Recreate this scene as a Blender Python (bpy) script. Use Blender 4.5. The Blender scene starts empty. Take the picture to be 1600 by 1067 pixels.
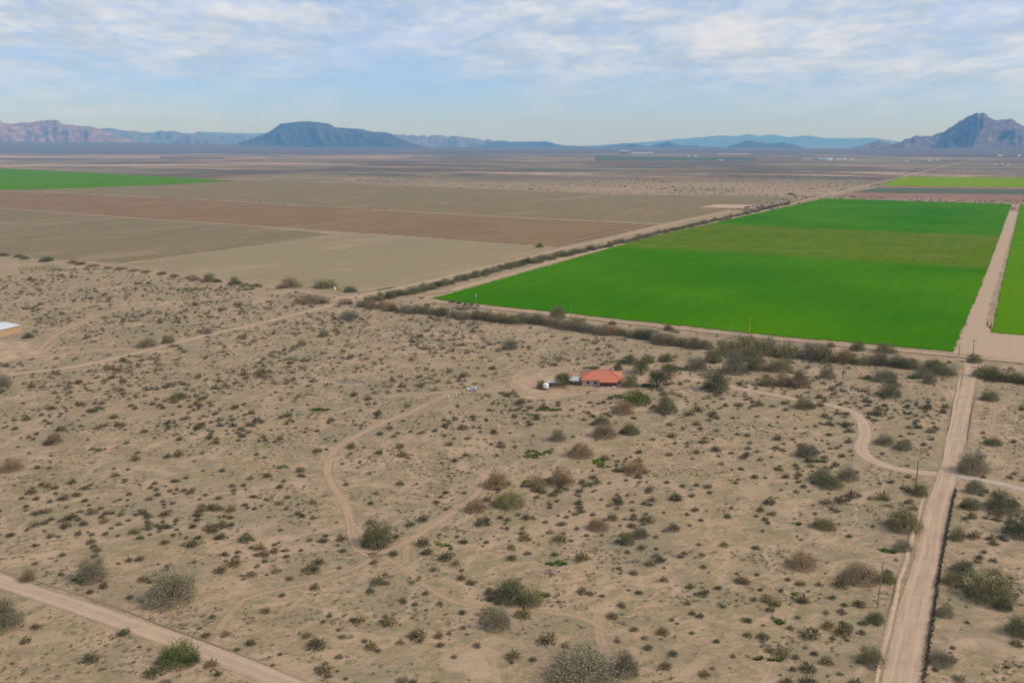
import bpy, bmesh, math, random
import numpy as np
from mathutils import Vector

# ------------------------------------------------------------------ camera, sky, sun, exposure
SC = bpy.context.scene
COL = SC.collection
F, CU, CV, CH = 1402.0, 800.0, 533.5, 122.0          # focal length in photo pixels, centre, camera height (m)
PITCH = math.radians(12.35)
cam_d = bpy.data.cameras.new('camera')
cam_d.sensor_width = 36.0
cam_d.lens = 36.0 * F / 1600.0
cam_d.clip_start, cam_d.clip_end = 1.0, 200000.0
cam = bpy.data.objects.new('camera', cam_d)
COL.objects.link(cam)
cam.location = (0, 0, CH)
cam.rotation_euler = (math.pi / 2 - PITCH, 0, 0)
SC.camera = cam

SUN_AZ, SUN_EL = math.radians(98), math.radians(42)
world = bpy.data.worlds.new('World')
SC.world = world
world.use_nodes = True
world.cycles.sampling_method = 'MANUAL'
world.cycles.sample_map_resolution = 512


def build_world():
    nt = world.node_tree
    nt.nodes.clear()
    N = nt.nodes.new
    L = nt.links.new
    out = N('ShaderNodeOutputWorld')
    bg = N('ShaderNodeBackground')
    bg.inputs['Strength'].default_value = 0.115
    sky = N('ShaderNodeTexSky')
    sky.sky_type = 'NISHITA'
    sky.sun_disc = False
    sky.sun_elevation = SUN_EL
    sky.sun_rotation = SUN_AZ
    sky.altitude = 400
    sky.air_density = 1.0
    sky.dust_density = 0.4
    sky.ozone_density = 2.5
    tc = N('ShaderNodeTexCoord')
    sep = N('ShaderNodeSeparateXYZ')
    L(tc.outputs['Generated'], sep.inputs[0])

    def M(op, a, b=None, clamp=False):
        n = N('ShaderNodeMath')
        n.operation = op
        n.use_clamp = clamp
        for i, v in enumerate((a, b)):
            if v is None:
                continue
            if isinstance(v, (int, float)):
                n.inputs[i].default_value = v
            else:
                L(v, n.inputs[i])
        return n.outputs[0]
    z = M('MAXIMUM', sep.outputs[2], 0.0)
    den = M('ADD', z, 0.11)
    px = M('DIVIDE', sep.outputs[0], den)
    py = M('DIVIDE', sep.outputs[1], den)
    comb = N('ShaderNodeCombineXYZ')
    L(px, comb.inputs[0])
    L(py, comb.inputs[1])

    def noise(scale, detail, rough, dist=0.0, off=(0, 0, 0), sc=(1, 1, 1)):
        mp = N('ShaderNodeMapping')
        mp.inputs['Location'].default_value = off
        mp.inputs['Scale'].default_value = sc
        L(comb.outputs[0], mp.inputs[0])
        n = N('ShaderNodeTexNoise')
        n.inputs['Scale'].default_value = scale
        n.inputs['Detail'].default_value = detail
        n.inputs['Roughness'].default_value = rough
        n.inputs['Distortion'].default_value = dist
        L(mp.outputs[0], n.inputs['Vector'])
        return n.outputs['Fac']

    def ramp(v, lo, hi):
        n = N('ShaderNodeMapRange')
        n.interpolation_type = 'SMOOTHSTEP'
        n.inputs['From Min'].default_value = lo
        n.inputs['From Max'].default_value = hi
        L(v, n.inputs['Value'])
        return n.outputs[0]
    big = noise(0.65, 3, 0.55, 0.3, (3.1, 7.7, 0), (0.9, 0.7, 1))
    med = noise(3.0, 5, 0.58, 0.5, (1.3, 2.2, 0), (1.15, 0.75, 1))
    fine = noise(11.0, 4, 0.6, 0.4, (5.3, 0.2, 0), (1.2, 0.7, 1))
    # the cloud deck covers the sky and thins out towards its far edge, low over the horizon
    edge = ramp(M('ADD', z, M('MULTIPLY', M('SUBTRACT', big, 0.5), 0.07)), 0.018, 0.105)
    mix = M('ADD', M('MULTIPLY', med, 0.75), M('MULTIPLY', fine, 0.25))
    body = ramp(M('ADD', mix, M('MULTIPLY', M('SUBTRACT', big, 0.5), 0.6)), 0.32, 0.66)
    veil = ramp(big, 0.2, 0.8)
    dens = M('MULTIPLY', edge, M('ADD', M('MULTIPLY', body, 0.44), 0.54), True)
    dens = M('ADD', dens, M('MULTIPLY', veil, 0.12), True)
    shade = ramp(M('ADD', M('MULTIPLY', noise(2.4, 5, 0.6, 0.4, (9.1, 4.2, 0), (1.1, 0.8, 1)), 0.75), M('MULTIPLY', fine, 0.25)), 0.34, 0.70)
    cc = N('ShaderNodeMix')
    cc.data_type = 'RGBA'
    cc.inputs['A'].default_value = (3.0, 3.7, 4.75, 1)
    cc.inputs['B'].default_value = (5.05, 5.25, 5.75, 1)
    L(shade, cc.inputs['Factor'])
    mx = N('ShaderNodeMix')
    mx.data_type = 'RGBA'
    L(dens, mx.inputs['Factor'])
    tint = N('ShaderNodeMix')
    tint.data_type = 'RGBA'
    tint.blend_type = 'MULTIPLY'
    tint.inputs['Factor'].default_value = 1.0
    tint.inputs['B'].default_value = SKY_TINT
    L(sky.outputs[0], tint.inputs['A'])
    L(tint.outputs['Result'], mx.inputs['A'])
    L(cc.outputs['Result'], mx.inputs['B'])
    L(mx.outputs['Result'], bg.inputs['Color'])
    L(bg.outputs[0], out.inputs['Surface'])


SKY_TINT = (0.50, 0.65, 1.10, 1)
build_world()

sun_d = bpy.data.lights.new('sun', 'SUN')
sun_d.energy = 2.4
sun_d.angle = math.radians(6)
sun_d.color = (1.0, 0.93, 0.84)
sun = bpy.data.objects.new('sun', sun_d)
COL.objects.link(sun)
sd = Vector((math.cos(SUN_EL) * math.sin(SUN_AZ), math.cos(SUN_EL) * math.cos(SUN_AZ), math.sin(SUN_EL)))
sun.rotation_euler = sd.to_track_quat('Z', 'Y').to_euler()

SC.view_settings.view_transform = 'Standard'
SC.view_settings.look = 'None'
SC.view_settings.exposure = 0.45
SC.view_settings.gamma = 1.0
SC.view_settings.use_curve_mapping = False
SC.cycles.use_denoising = True
SC.cycles.max_bounces = 5
SC.cycles.transparent_max_bounces = 12
SC.cycles.volume_bounces = 0

# ------------------------------------------------------------------ helpers
rng = np.random.default_rng(7)
random.seed(7)
CP, SP = math.cos(PITCH), math.sin(PITCH)
SECT = math.atan2(1617 - CU, math.hypot(F, F * math.tan(PITCH)))   # survey grid: angle of the field edges from +Y


def at(u, v, z=0.0):
    """point of the land (height z) that the photo shows at pixel u, v"""
    a, b = (u - CU) / F, (CV - v) / F
    dx, dy, dz = a, CP + b * SP, -SP + b * CP
    t = (z - CH) / dz
    return Vector((dx * t, dy * t, z))


def proj(x, y, z=0.0):
    y = np.asarray(y, float)
    d = y * CP - (z - CH) * SP
    up = y * SP + (z - CH) * CP
    return CU + F * np.asarray(x) / d, CV - F * up / d


def px_m(u, v):
    """photo pixels per metre at a ground point"""
    p = at(u, v)
    return F / (p.y * CP + CH * SP)


def height_of(u, v, vtop):
    """height of an upright thing with its foot at (u, v) and its top at vtop"""
    p = at(u, v)
    b = (CV - vtop) / F
    # up/d = b  ->  y*SP + h*CP = b*(y*CP - h*SP), h = z-CH
    h = p.y * (b * CP - SP) / (CP + b * SP)
    return h + CH


def tag(o, label=None, cat=None, group=None, kind=None):
    for k, v in (('label', label), ('category', cat), ('group', group), ('kind', kind)):
        if v:
            o[k] = v
    return o


def link(name, me, mat=None, parent=None):
    if mat is not None and len(me.materials) == 0:
        for m in (mat if isinstance(mat, (list, tuple)) else [mat]):
            me.materials.append(m)
    o = bpy.data.objects.new(name, me)
    COL.objects.link(o)
    if parent is not None:
        o.parent = parent
    return o


def empty(name, loc=(0, 0, 0), rz=0.0):
    o = bpy.data.objects.new(name, None)
    o.empty_display_size = 0.5
    COL.objects.link(o)
    o.location = loc
    o.rotation_euler = (0, 0, rz)
    return o


def np_mesh(name, verts, faces, k, smooth=False, col=None, attrs=None, mat_idx=None):
    """verts (n,3), faces (m,k) numpy -> mesh"""
    verts = np.ascontiguousarray(verts, dtype=np.float32)
    faces = np.ascontiguousarray(faces, dtype=np.int32)
    me = bpy.data.meshes.new(name)
    me.vertices.add(len(verts))
    me.vertices.foreach_set('co', verts.ravel())
    me.loops.add(faces.size)
    me.loops.foreach_set('vertex_index', faces.ravel())
    me.polygons.add(len(faces))
    me.polygons.foreach_set('loop_start', np.arange(0, faces.size, k, dtype=np.int32))
    me.polygons.foreach_set('loop_total', np.full(len(faces), k, dtype=np.int32))
    if mat_idx is not None:
        me.polygons.foreach_set('material_index', np.asarray(mat_idx, dtype=np.int32))
    me.update(calc_edges=True)
    if smooth:
        me.polygons.foreach_set('use_smooth', np.ones(len(faces), dtype=bool))
    if col is not None:
        a = me.color_attributes.new('Col', 'FLOAT_COLOR', 'POINT')
        a.data.foreach_set('color', np.ascontiguousarray(col, dtype=np.float32).ravel())
    for nm, vals in (attrs or {}).items():
        a = me.attributes.new(nm, 'FLOAT', 'POINT')
        a.data.foreach_set('value', np.ascontiguousarray(vals, dtype=np.float32))
    return me


def hash2(ix, iy, seed):
    n = (ix * 374761393 + iy * 668265263 + seed * 974634777) & 0xFFFFFFFF
    n = ((n ^ (n >> 13)) * 1274126177) & 0xFFFFFFFF
    return ((n ^ (n >> 16)) & 0xFFFF) / 65535.0


def vnoise(x, y, seed=0):
    x = np.asarray(x, float)
    y = np.asarray(y, float)
    x, y = np.broadcast_arrays(x, y)
    ix, iy = np.floor(x).astype(np.int64), np.floor(y).astype(np.int64)
    fx, fy = x - ix, y - iy
    fx, fy = fx * fx * (3 - 2 * fx), fy * fy * (3 - 2 * fy)
    a, b = hash2(ix, iy, seed), hash2(ix + 1, iy, seed)
    c, d = hash2(ix, iy + 1, seed), hash2(ix + 1, iy + 1, seed)
    return (a * (1 - fx) + b * fx) * (1 - fy) + (c * (1 - fx) + d * fx) * fy


def fbm(x, y, oct=5, seed=0, ridged=False):
    s, amp, tot = 0.0, 1.0, 0.0
    for i in range(oct):
        n = vnoise(np.asarray(x) * 2 ** i, np.asarray(y) * 2 ** i, seed + i * 17)
        if ridged:
            n = 1 - np.abs(2 * n - 1)
        s = s + n * amp
        tot += amp
        amp *= 0.5
    return s / tot


def in_poly(x, y, poly):
    x, y = np.asarray(x), np.asarray(y)
    inside = np.zeros(x.shape, bool)
    n = len(poly)
    for i in range(n):
        x1, y1 = poly[i][0], poly[i][1]
        x2, y2 = poly[(i + 1) % n][0], poly[(i + 1) % n][1]
        c = ((y1 > y) != (y2 > y)) & (x < (x2 - x1) * (y - y1) / (y2 - y1 + 1e-12) + x1)
        inside ^= c
    return inside


def seg_dist(x, y, pts):
    d = np.full(np.asarray(x).shape, 1e9)
    for (ax, ay), (bx, by) in zip(pts[:-1], pts[1:]):
        vx, vy = bx - ax, by - ay
        t = np.clip(((x - ax) * vx + (y - ay) * vy) / (vx * vx + vy * vy + 1e-9), 0, 1)
        d = np.minimum(d, np.hypot(x - ax - t * vx, y - ay - t * vy))
    return d


# ------------------------------------------------------------------ materials
class NT:
    def __init__(self, name):
        self.m = bpy.data.materials.new(name)
        self.m.use_nodes = True
        self.t = self.m.node_tree
        self.b = self.t.nodes['Principled BSDF']
        self.b.inputs['Specular IOR Level'].default_value = 0.15
        self.out = self.t.nodes['Material Output']

    def n(self, kind, **kw):
        nd = self.t.nodes.new(kind)
        for k, v in kw.items():
            setattr(nd, k, v)
        return nd

    def put(self, a, b):
        if isinstance(a, (int, float, tuple, list)):
            b.default_value = a
        else:
            self.t.links.new(a, b)

    def pos(self, obj=False, rot=0.0, scale=(1, 1, 1)):
        src = self.n('ShaderNodeTexCoord').outputs['Object'] if obj else self.n('ShaderNodeNewGeometry').outputs['Position']
        if rot == 0.0 and scale == (1, 1, 1):
            return src
        r = self.n('ShaderNodeVectorRotate', rotation_type='Z_AXIS')
        self.put(src, r.inputs['Vector'])
        r.inputs['Angle'].default_value = rot
        mp = self.n('ShaderNodeVectorMath', operation='MULTIPLY')
        self.put(r.outputs[0], mp.inputs[0])
        mp.inputs[1].default_value = scale
        return mp.outputs[0]

    def noise(self, vec, scale, detail=4, rough=0.55, dist=0.0):
        nd = self.n('ShaderNodeTexNoise')
        self.put(vec, nd.inputs['Vector'])
        for k, v in (('Scale', scale), ('Detail', detail), ('Roughness', rough), ('Distortion', dist)):
            nd.inputs[k].default_value = v
        return nd.outputs['Fac']

    def ramp(self, v, lo, hi, a=0.0, b=1.0):
        nd = self.n('ShaderNodeMapRange', interpolation_type='SMOOTHSTEP')
        self.put(v, nd.inputs['Value'])
        for k, w in (('From Min', lo), ('From Max', hi), ('To Min', a), ('To Max', b)):
            nd.inputs[k].default_value = w
        return nd.outputs[0]

    def mix(self, f, a, b, blend='MIX'):
        nd = self.n('ShaderNodeMix', data_type='RGBA', blend_type=blend)
        for s, v in (('Factor', f), ('A', a), ('B', b)):
            if isinstance(v, tuple) and len(v) == 3:
                v = v + (1,)
            self.put(v, nd.inputs[s])
        return nd.outputs['Result']

    def math(self, op, a, b=0.0, clamp=False):
        nd = self.n('ShaderNodeMath', operation=op, use_clamp=clamp)
        self.put(a, nd.inputs[0])
        self.put(b, nd.inputs[1])
        return nd.outputs[0]

    def attr(self, name):
        return self.n('ShaderNodeAttribute', attribute_name=name)

    def done(self, color, rough=0.9, bump=None, bstr=0.3, bdist=0.2, alpha=None):
        if isinstance(color, tuple) and len(color) == 3:
            color = color + (1,)
        self.put(color, self.b.inputs['Base Color'])
        self.put(rough, self.b.inputs['Roughness'])
        if bump is not None:
            bn = self.n('ShaderNodeBump')
            bn.inputs['Strength'].default_value = bstr
            bn.inputs['Distance'].default_value = bdist
            self.put(bump, bn.inputs['Height'])
            self.put(bn.outputs[0], self.b.inputs['Normal'])
        if alpha is not None:
            tr = self.n('ShaderNodeBsdfTransparent')
            mx = self.n('ShaderNodeMixShader')
            self.put(alpha, mx.inputs[0])
            self.put(tr.outputs[0], mx.inputs[1])
            self.put(self.b.outputs[0], mx.inputs[2])
            self.put(mx.outputs[0], self.out.inputs['Surface'])
        return self.m


SAND = (0.362, 0.248, 0.147)
PINK = (0.405, 0.267, 0.172)
DRYGRASS = (0.236, 0.184, 0.100)


def mat_ground():
    k = NT('desert_soil')
    p = k.pos()
    big = k.noise(p, 0.012, 5, 0.6, 0.5)
    med = k.noise(p, 0.055, 4, 0.62, 0.8)
    streak = k.noise(k.pos(rot=-0.35, scale=(0.16, 0.40, 1)), 1.0, 5, 0.7, 0.8)
    fine = k.noise(p, 0.55, 4, 0.68)
    grit = k.noise(p, 2.2, 3, 0.7)
    c = k.mix(k.ramp(big, 0.38, 0.62), SAND, PINK)
    gr = k.math('ADD', k.math('MULTIPLY', med, 0.45), k.math('MULTIPLY', streak, 0.55))
    c = k.mix(k.ramp(gr, 0.41, 0.58, 0.0, 0.92), c, DRYGRASS)
    c = k.mix(k.ramp(k.noise(p, 0.022, 5, 0.65, 0.4), 0.47, 0.66, 0, 0.65), c, (0.225, 0.185, 0.115))
    c = k.mix(k.ramp(k.noise(p, 0.16, 4, 0.7, 0.7), 0.46, 0.62, 0, 0.7), c, (0.212, 0.166, 0.090))
    c = k.mix(k.ramp(k.noise(p, 0.09, 4, 0.7, 0.4), 0.30, 0.42, 0.6, 0), c, PINK)
    c = k.mix(k.ramp(fine, 0.48, 0.70, 0.0, 0.55), c, (0.140, 0.115, 0.064))
    c = k.mix(k.ramp(fine, 0.22, 0.42, 0.30, 0.0), c, (0.48, 0.335, 0.22))
    c = k.mix(k.ramp(grit, 0.5, 0.75, 0, 0.22), c, (0.14, 0.11, 0.07))
    wash = k.math('ABSOLUTE', k.math('SUBTRACT', k.noise(k.pos(rot=0.5, scale=(1, 0.55, 1)), 0.016, 4, 0.55, 0.9), 0.5))
    c = k.mix(k.ramp(wash, 0.004, 0.020, 0.42, 0), c, (0.43, 0.29, 0.19))
    # scrub plain far beyond the fields: shrubs too small to tell apart tint the land
    sep = k.n('ShaderNodeSeparateXYZ')
    k.put(p, sep.inputs[0])
    far = k.ramp(k.math('ADD', sep.outputs[1], k.math('MULTIPLY', k.noise(p, 0.0012, 4), 900)), 3000, 4200)
    b1 = k.noise(p, 0.00055, 4, 0.6, 0.8)
    b2 = k.noise(k.pos(rot=SECT, scale=(0.4, 1, 1)), 0.0020, 4, 0.65, 0.5)
    b3 = k.noise(p, 0.011, 5, 0.7)
    fc = k.mix(k.ramp(b1, 0.44, 0.56), (0.130, 0.092, 0.060), (0.205, 0.160, 0.092))
    fc = k.mix(k.ramp(b2, 0.53, 0.60), fc, (0.095, 0.095, 0.060))
    fc = k.mix(k.ramp(b2, 0.36, 0.45, 0.9, 0), fc, (0.400, 0.285, 0.190))
    fc = k.mix(k.ramp(b3, 0.45, 0.70, 0, 0.6), fc, (0.070, 0.058, 0.045))
    c = k.mix(far, c, fc)
    return k.done(c, 0.95, k.math('ADD', k.math('MULTIPLY', fine, 0.7), k.math('MULTIPLY', grit, 0.3)), 0.5, 0.5)


def mat_road(name, col, col2, soft=0.35, ruts=True, thin=0.0):
    k = NT(name)
    p = k.pos()
    ac = k.attr('across').outputs['Fac']
    ed = k.math('SUBTRACT', 1.0, k.math('ABSOLUTE', ac))
    n1 = k.noise(p, 0.12, 5, 0.6, 0.5)
    n2 = k.noise(p, 0.9, 5, 0.65)
    c = k.mix(k.ramp(n1, 0.35, 0.65), col, col2)
    c = k.mix(k.ramp(n2, 0.45, 0.75, 0, 0.35), c, tuple(x * 0.72 for x in col2))
    if ruts:
        w = k.math('ABSOLUTE', k.math('SUBTRACT', k.math('ABSOLUTE', k.math('ADD', ac, k.math('MULTIPLY', k.math('SUBTRACT', n1, 0.5), 0.25))), 0.42))
        c = k.mix(k.ramp(w, 0.04, 0.20, 0.45, 0.0), c, tuple(min(1, x * 1.15) for x in col))
    cb = k.n('ShaderNodeCombineXYZ')
    sp = k.n('ShaderNodeSeparateXYZ')
    k.put(p, sp.inputs[0])
    k.put(k.math('MULTIPLY', ac, 5.0), cb.inputs[0])
    k.put(k.math('MULTIPLY', k.math('ADD', sp.outputs[1], sp.outputs[0]), 0.035), cb.inputs[1])
    c = k.mix(k.ramp(k.noise(cb.outputs[0], 1.0, 4, 0.65), 0.45, 0.68, 0, 0.55), c, tuple(x * 0.70 for x in col2))
    e = k.math('ADD', ed, k.math('MULTIPLY', k.math('SUBTRACT', k.math('ADD', k.math('MULTIPLY', k.noise(p, 0.35, 6, 0.7), 0.6), k.math('MULTIPLY', n2, 0.4)), 0.5), soft * 3.0))
    if thin:
        e = k.math('SUBTRACT', e, k.math('MULTIPLY', k.noise(p, 0.05, 4, 0.6), thin))
    a = k.ramp(e, soft * 0.30, soft * 1.25, 0.0, 0.85 if thin else 1.0)
    return k.done(c, 0.95, n2, 0.35, 0.2, a)


def mat_rows(name, c1, c2, period, amp=0.5, rot=SECT, patch=None, noise_scale=0.004, fine=0.5):
    """ploughed or sown land with rows along the survey grid"""
    k = NT(name)
    p = k.pos(rot=rot)
    sep = k.n('ShaderNodeSeparateXYZ')
    k.put(p, sep.inputs[0])
    wob = k.math('MULTIPLY', k.noise(k.pos(rot=rot, scale=(1, 0.3, 1)), 0.01, 3), 5.0)
    s = k.math('SINE', k.math('MULTIPLY', k.math('ADD', sep.outputs[0], wob), 2 * math.pi / period))
    n1 = k.noise(k.pos(rot=rot, scale=(1, 0.25, 1)), noise_scale * 4, 5, 0.6, 0.4)
    n2 = k.noise(k.pos(rot=rot, scale=(1, 0.08, 1)), 0.09, 5, 0.7)
    c = k.mix(k.ramp(n1, 0.3, 0.7), c1, c2)
    c = k.mix(k.math('MULTIPLY', k.ramp(s, -0.2, 0.9), amp), c, tuple(x * 0.60 for x in c2))
    c = k.mix(k.ramp(n2, 0.45, 0.7, 0, fine), c, tuple(x * 0.72 for x in c1))
    c = k.mix(k.ramp(k.noise(k.pos(rot=rot, scale=(1, 0.4, 1)), 0.018, 5, 0.68, 0.8), 0.50, 0.68, 0, 0.6), c, tuple(x * 1.22 for x in c1))
    c = k.mix(k.ramp(k.noise(k.pos(), 0.045, 4, 0.7, 0.5), 0.55, 0.72, 0, 0.5), c, tuple(x * y for x, y in zip(c2, (0.62, 0.68, 0.62))))
    if patch:
        c = k.mix(k.ramp(k.noise(k.pos(), 0.006, 5, 0.62, 0.6), 0.43, 0.62, 0, 0.85), c, patch)
    return k.done(c, 0.95, n2, 0.3, 0.3)


def mat_crop(name, c1, c2, band=None):
    k = NT(name)
    p = k.pos(obj=True)
    sep = k.n('ShaderNodeSeparateXYZ')
    k.put(p, sep.inputs[0])
    st = k.n('ShaderNodeVectorMath', operation='MULTIPLY')
    k.put(p, st.inputs[0])
    st.inputs[1].default_value = (0.6, 0.05, 1)
    n1 = k.noise(p, 0.006, 4, 0.55, 0.3)
    n2 = k.noise(st.outputs[0], 0.4, 5, 0.7)
    n3 = k.noise(p, 0.8, 4, 0.7)
    c = k.mix(k.ramp(n1, 0.3, 0.72), c1, c2)
    if band:
        y0, y1, cb = band
        st2 = k.n('ShaderNodeVectorMath', operation='MULTIPLY')
        k.put(p, st2.inputs[0])
        st2.inputs[1].default_value = (0.25, 1, 1)
        w = k.math('ADD', sep.outputs[1], k.math('MULTIPLY', k.math('SUBTRACT', k.noise(st2.outputs[0], 0.012, 5, 0.6), 0.5), 70))
        f = k.math('MULTIPLY', k.ramp(w, y0 - 22, y0 + 30), k.ramp(w, y1 - 25, y1 + 25, 1, 0))
        f = k.math('MULTIPLY', f, k.ramp(k.noise(st2.outputs[0], 0.03, 5, 0.7, 0.5), 0.25, 0.58, 0.55, 1.0))
        c = k.mix(f, c, cb)
        # bare earth shows through where the stand is thin
        g = k.math('MULTIPLY', f, k.ramp(k.noise(st2.outputs[0], 0.055, 6, 0.75, 0.6), 0.50, 0.68, 0, 0.75))
        c = k.mix(g, c, (0.20, 0.17, 0.09))
    c = k.mix(k.ramp(n2, 0.42, 0.72, 0, 0.30), c, tuple(x * 0.66 for x in c1))
    c = k.mix(k.ramp(n3, 0.5, 0.8, 0, 0.25), c, tuple(x * 0.55 for x in c1))
    # tramlines left by the sprayer and a few darker, wetter runs
    tl = k.math('ABSOLUTE', k.math('SINE', k.math('MULTIPLY', sep.outputs[0], math.pi / 26.0)))
    c = k.mix(k.ramp(tl, 0.0, 0.07, 0.35, 0), c, tuple(x * 0.5 for x in c1))
    c = k.mix(k.ramp(k.noise(st.outputs[0], 0.09, 4, 0.65, 0.5), 0.5, 0.68, 0, 0.2), c, tuple(x * 0.7 for x in c1))
    k.b.inputs['Specular IOR Level'].default_value = 0.0
    return k.done(c, 1.0, n3, 0.5, 0.3)


def mat_leaf(name, c, var=0.35, hue=(1.25, 1.0, 0.7)):
    k = NT(name)
    r = k.n('ShaderNodeObjectInfo').outputs['Random']
    n = k.noise(k.pos(), 1.1, 4, 0.7)
    a = k.mix(r, tuple(x * (1 - var * 0.6) for x in c), tuple(min(1, x * (1 + var) * h) for x, h in zip(c, hue)))
    a = k.mix(k.ramp(n, 0.35, 0.7), a, tuple(x * 0.72 for x in c))
    return k.done(a, 0.9)


def mat_plain(name, c, rough=0.8, ns=2.0, amt=0.25, metal=0.0, obj=True, spec=None):
    k = NT(name)
    n = k.noise(k.pos(obj=obj), ns, 5, 0.65)
    a = k.mix(k.ramp(n, 0.35, 0.7, 0, 1), c, tuple(x * (1 - amt) for x in c))
    k.b.inputs['Metallic'].default_value = metal
    if spec is not None:
        k.b.inputs['Specular IOR Level'].default_value = spec
    return k.done(a, rough)


def mat_vcol(name, amt=0.4):
    k = NT(name)
    c = k.attr('Col').outputs['Color']
    n = k.noise(k.pos(), 1.3, 3, 0.7)
    return k.done(k.mix(k.ramp(n, 0.35, 0.7, 0, amt), c, (0.03, 0.028, 0.016)), 0.9)


def mat_rock(name, c1, c2, c3, s):
    k = NT(name)
    p = k.pos()
    n1 = k.noise(p, s, 6, 0.62, 0.5)
    n2 = k.noise(k.pos(scale=(1, 1, 3.0)), s * 4, 6, 0.65, 0.3)
    c = k.mix(k.ramp(n1, 0.38, 0.62), c1, c2)
    c = k.mix(k.ramp(n2, 0.50, 0.66, 0, 0.8), c, c3)
    return k.done(c, 0.95, n2, 0.8, 40.0)


M = {}
M['ground'] = mat_ground()
M['road'] = mat_road('graded_dirt', (0.43, 0.302, 0.202), (0.365, 0.262, 0.178), 0.20)
M['track'] = mat_road('worn_track', (0.445, 0.298, 0.188), (0.40, 0.27, 0.172), 0.50, True, 0.22)
M['faint'] = mat_road('faint_track', (0.405, 0.275, 0.172), (0.36, 0.25, 0.156), 0.50, True, 0.26)
M['gravel'] = mat_road('pale_gravel', (0.44, 0.345, 0.265), (0.37, 0.295, 0.228), 0.25)
M['farmroad'] = mat_road('farm_road', (0.43, 0.305, 0.195), (0.37, 0.265, 0.17), 0.25, False)
M['yard'] = mat_plain('yard_sand', (0.42, 0.288, 0.182), 0.95, 0.12, 0.42, obj=False)
M['patch'] = mat_plain('grey_brown_soil', (0.25, 0.19, 0.128), 0.95, 0.5, 0.45, obj=False)
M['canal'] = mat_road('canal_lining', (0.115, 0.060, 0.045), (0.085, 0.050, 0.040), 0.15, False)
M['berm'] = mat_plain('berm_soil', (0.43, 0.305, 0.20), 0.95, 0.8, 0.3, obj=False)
M['grey_rows'] = mat_rows('grey_stubble_rows', (0.228, 0.168, 0.084), (0.196, 0.148, 0.073), 19.0, 0.8)
M['pasture'] = mat_rows('dry_pasture', (0.268, 0.202, 0.110), (0.234, 0.182, 0.098), 9.0, 0.08, patch=(0.235, 0.190, 0.096))
M['brown_rows'] = mat_rows('brown_ploughed_rows', (0.230, 0.138, 0.064), (0.206, 0.126, 0.057), 24.0, 0.8, patch=(0.190, 0.132, 0.058))
M['olive_rows'] = mat_rows('olive_stubble', (0.225, 0.160, 0.076), (0.195, 0.143, 0.068), 26.0, 0.7, patch=(0.175, 0.145, 0.062))
M['red_rows'] = mat_rows('red_soil', (0.250, 0.135, 0.090), (0.220, 0.120, 0.080), 12.0, 0.15)
M['crop'] = mat_crop('green_crop', (0.034, 0.138, 0.0), (0.066, 0.176, 0.0), (425, 800, (0.098, 0.140, 0.004)))
M['crop_b'] = mat_crop('green_crop_b', (0.070, 0.180, 0.0), (0.095, 0.195, 0.0))
M['crop_l'] = mat_crop('green_crop_l', (0.075, 0.185, 0.004), (0.095, 0.185, 0.006))
M['crop_y'] = mat_crop('yellow_green_crop', (0.155, 0.250, 0.0), (0.175, 0.255, 0.0))
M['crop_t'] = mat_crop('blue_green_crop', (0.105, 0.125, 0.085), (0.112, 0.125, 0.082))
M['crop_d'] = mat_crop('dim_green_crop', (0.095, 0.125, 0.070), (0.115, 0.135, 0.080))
M['flat'] = mat_plain('pale_flat', (0.43, 0.295, 0.195), 0.95, 0.002, 0.3, obj=False)
M['creosote'] = mat_leaf('creosote_leaves', (0.130, 0.114, 0.057), 0.5)
M['l_grey'] = mat_leaf('grey_twigs', (0.253, 0.224, 0.146), 0.3, (1.06, 1.02, 0.92))
M['l_olive'] = mat_leaf('olive_leaves', (0.210, 0.193, 0.090), 0.3, (1.08, 1.02, 0.85))
M['l_brown'] = mat_leaf('brown_twigs', (0.290, 0.213, 0.122), 0.3, (1.1, 1.0, 0.8))
M['l_dark'] = mat_leaf('dark_leaves', (0.138, 0.146, 0.066), 0.3)
M['l_green'] = mat_leaf('fresh_green_leaves', (0.100, 0.130, 0.036), 0.3)
M['bark'] = mat_plain('bark', (0.10, 0.075, 0.05), 0.95, 3.0, 0.4)
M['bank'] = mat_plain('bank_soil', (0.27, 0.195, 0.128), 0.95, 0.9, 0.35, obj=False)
M['scrub'] = mat_vcol('scrub')
M['weed'] = mat_vcol('weed', 0.25)

# ------------------------------------------------------------------ ground
def build_ground():
    radii = [0.0] + list(np.geomspace(60, 62000, 46))
    seg = 120
    vs = [(0, 0, 0)]
    for r in radii[1:]:
        a = np.arange(seg) / seg * 2 * math.pi
        vs += list(zip((r * np.cos(a)).tolist(), (r * np.sin(a)).tolist(), [0.0] * seg))
    fs = []
    for i in range(1, len(radii) - 1):
        b0, b1 = 1 + (i - 1) * seg, 1 + i * seg
        for j in range(seg):
            k = (j + 1) % seg
            fs.append((b0 + j, b1 + j, b1 + k, b0 + k))
    me = bpy.data.meshes.new('ground')
    me.from_pydata(vs, [], fs + [(0, 1 + j, 1 + (j + 1) % seg) for j in range(seg)])
    return tag(link('ground', me, M['ground']), 'bare tan desert soil running out to the mountains', 'ground', kind='structure')


build_ground()


def lift(p, layer):
    d = math.hypot(p[0], p[1])
    return layer * (0.004 + d * 1.2e-5)


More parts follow.
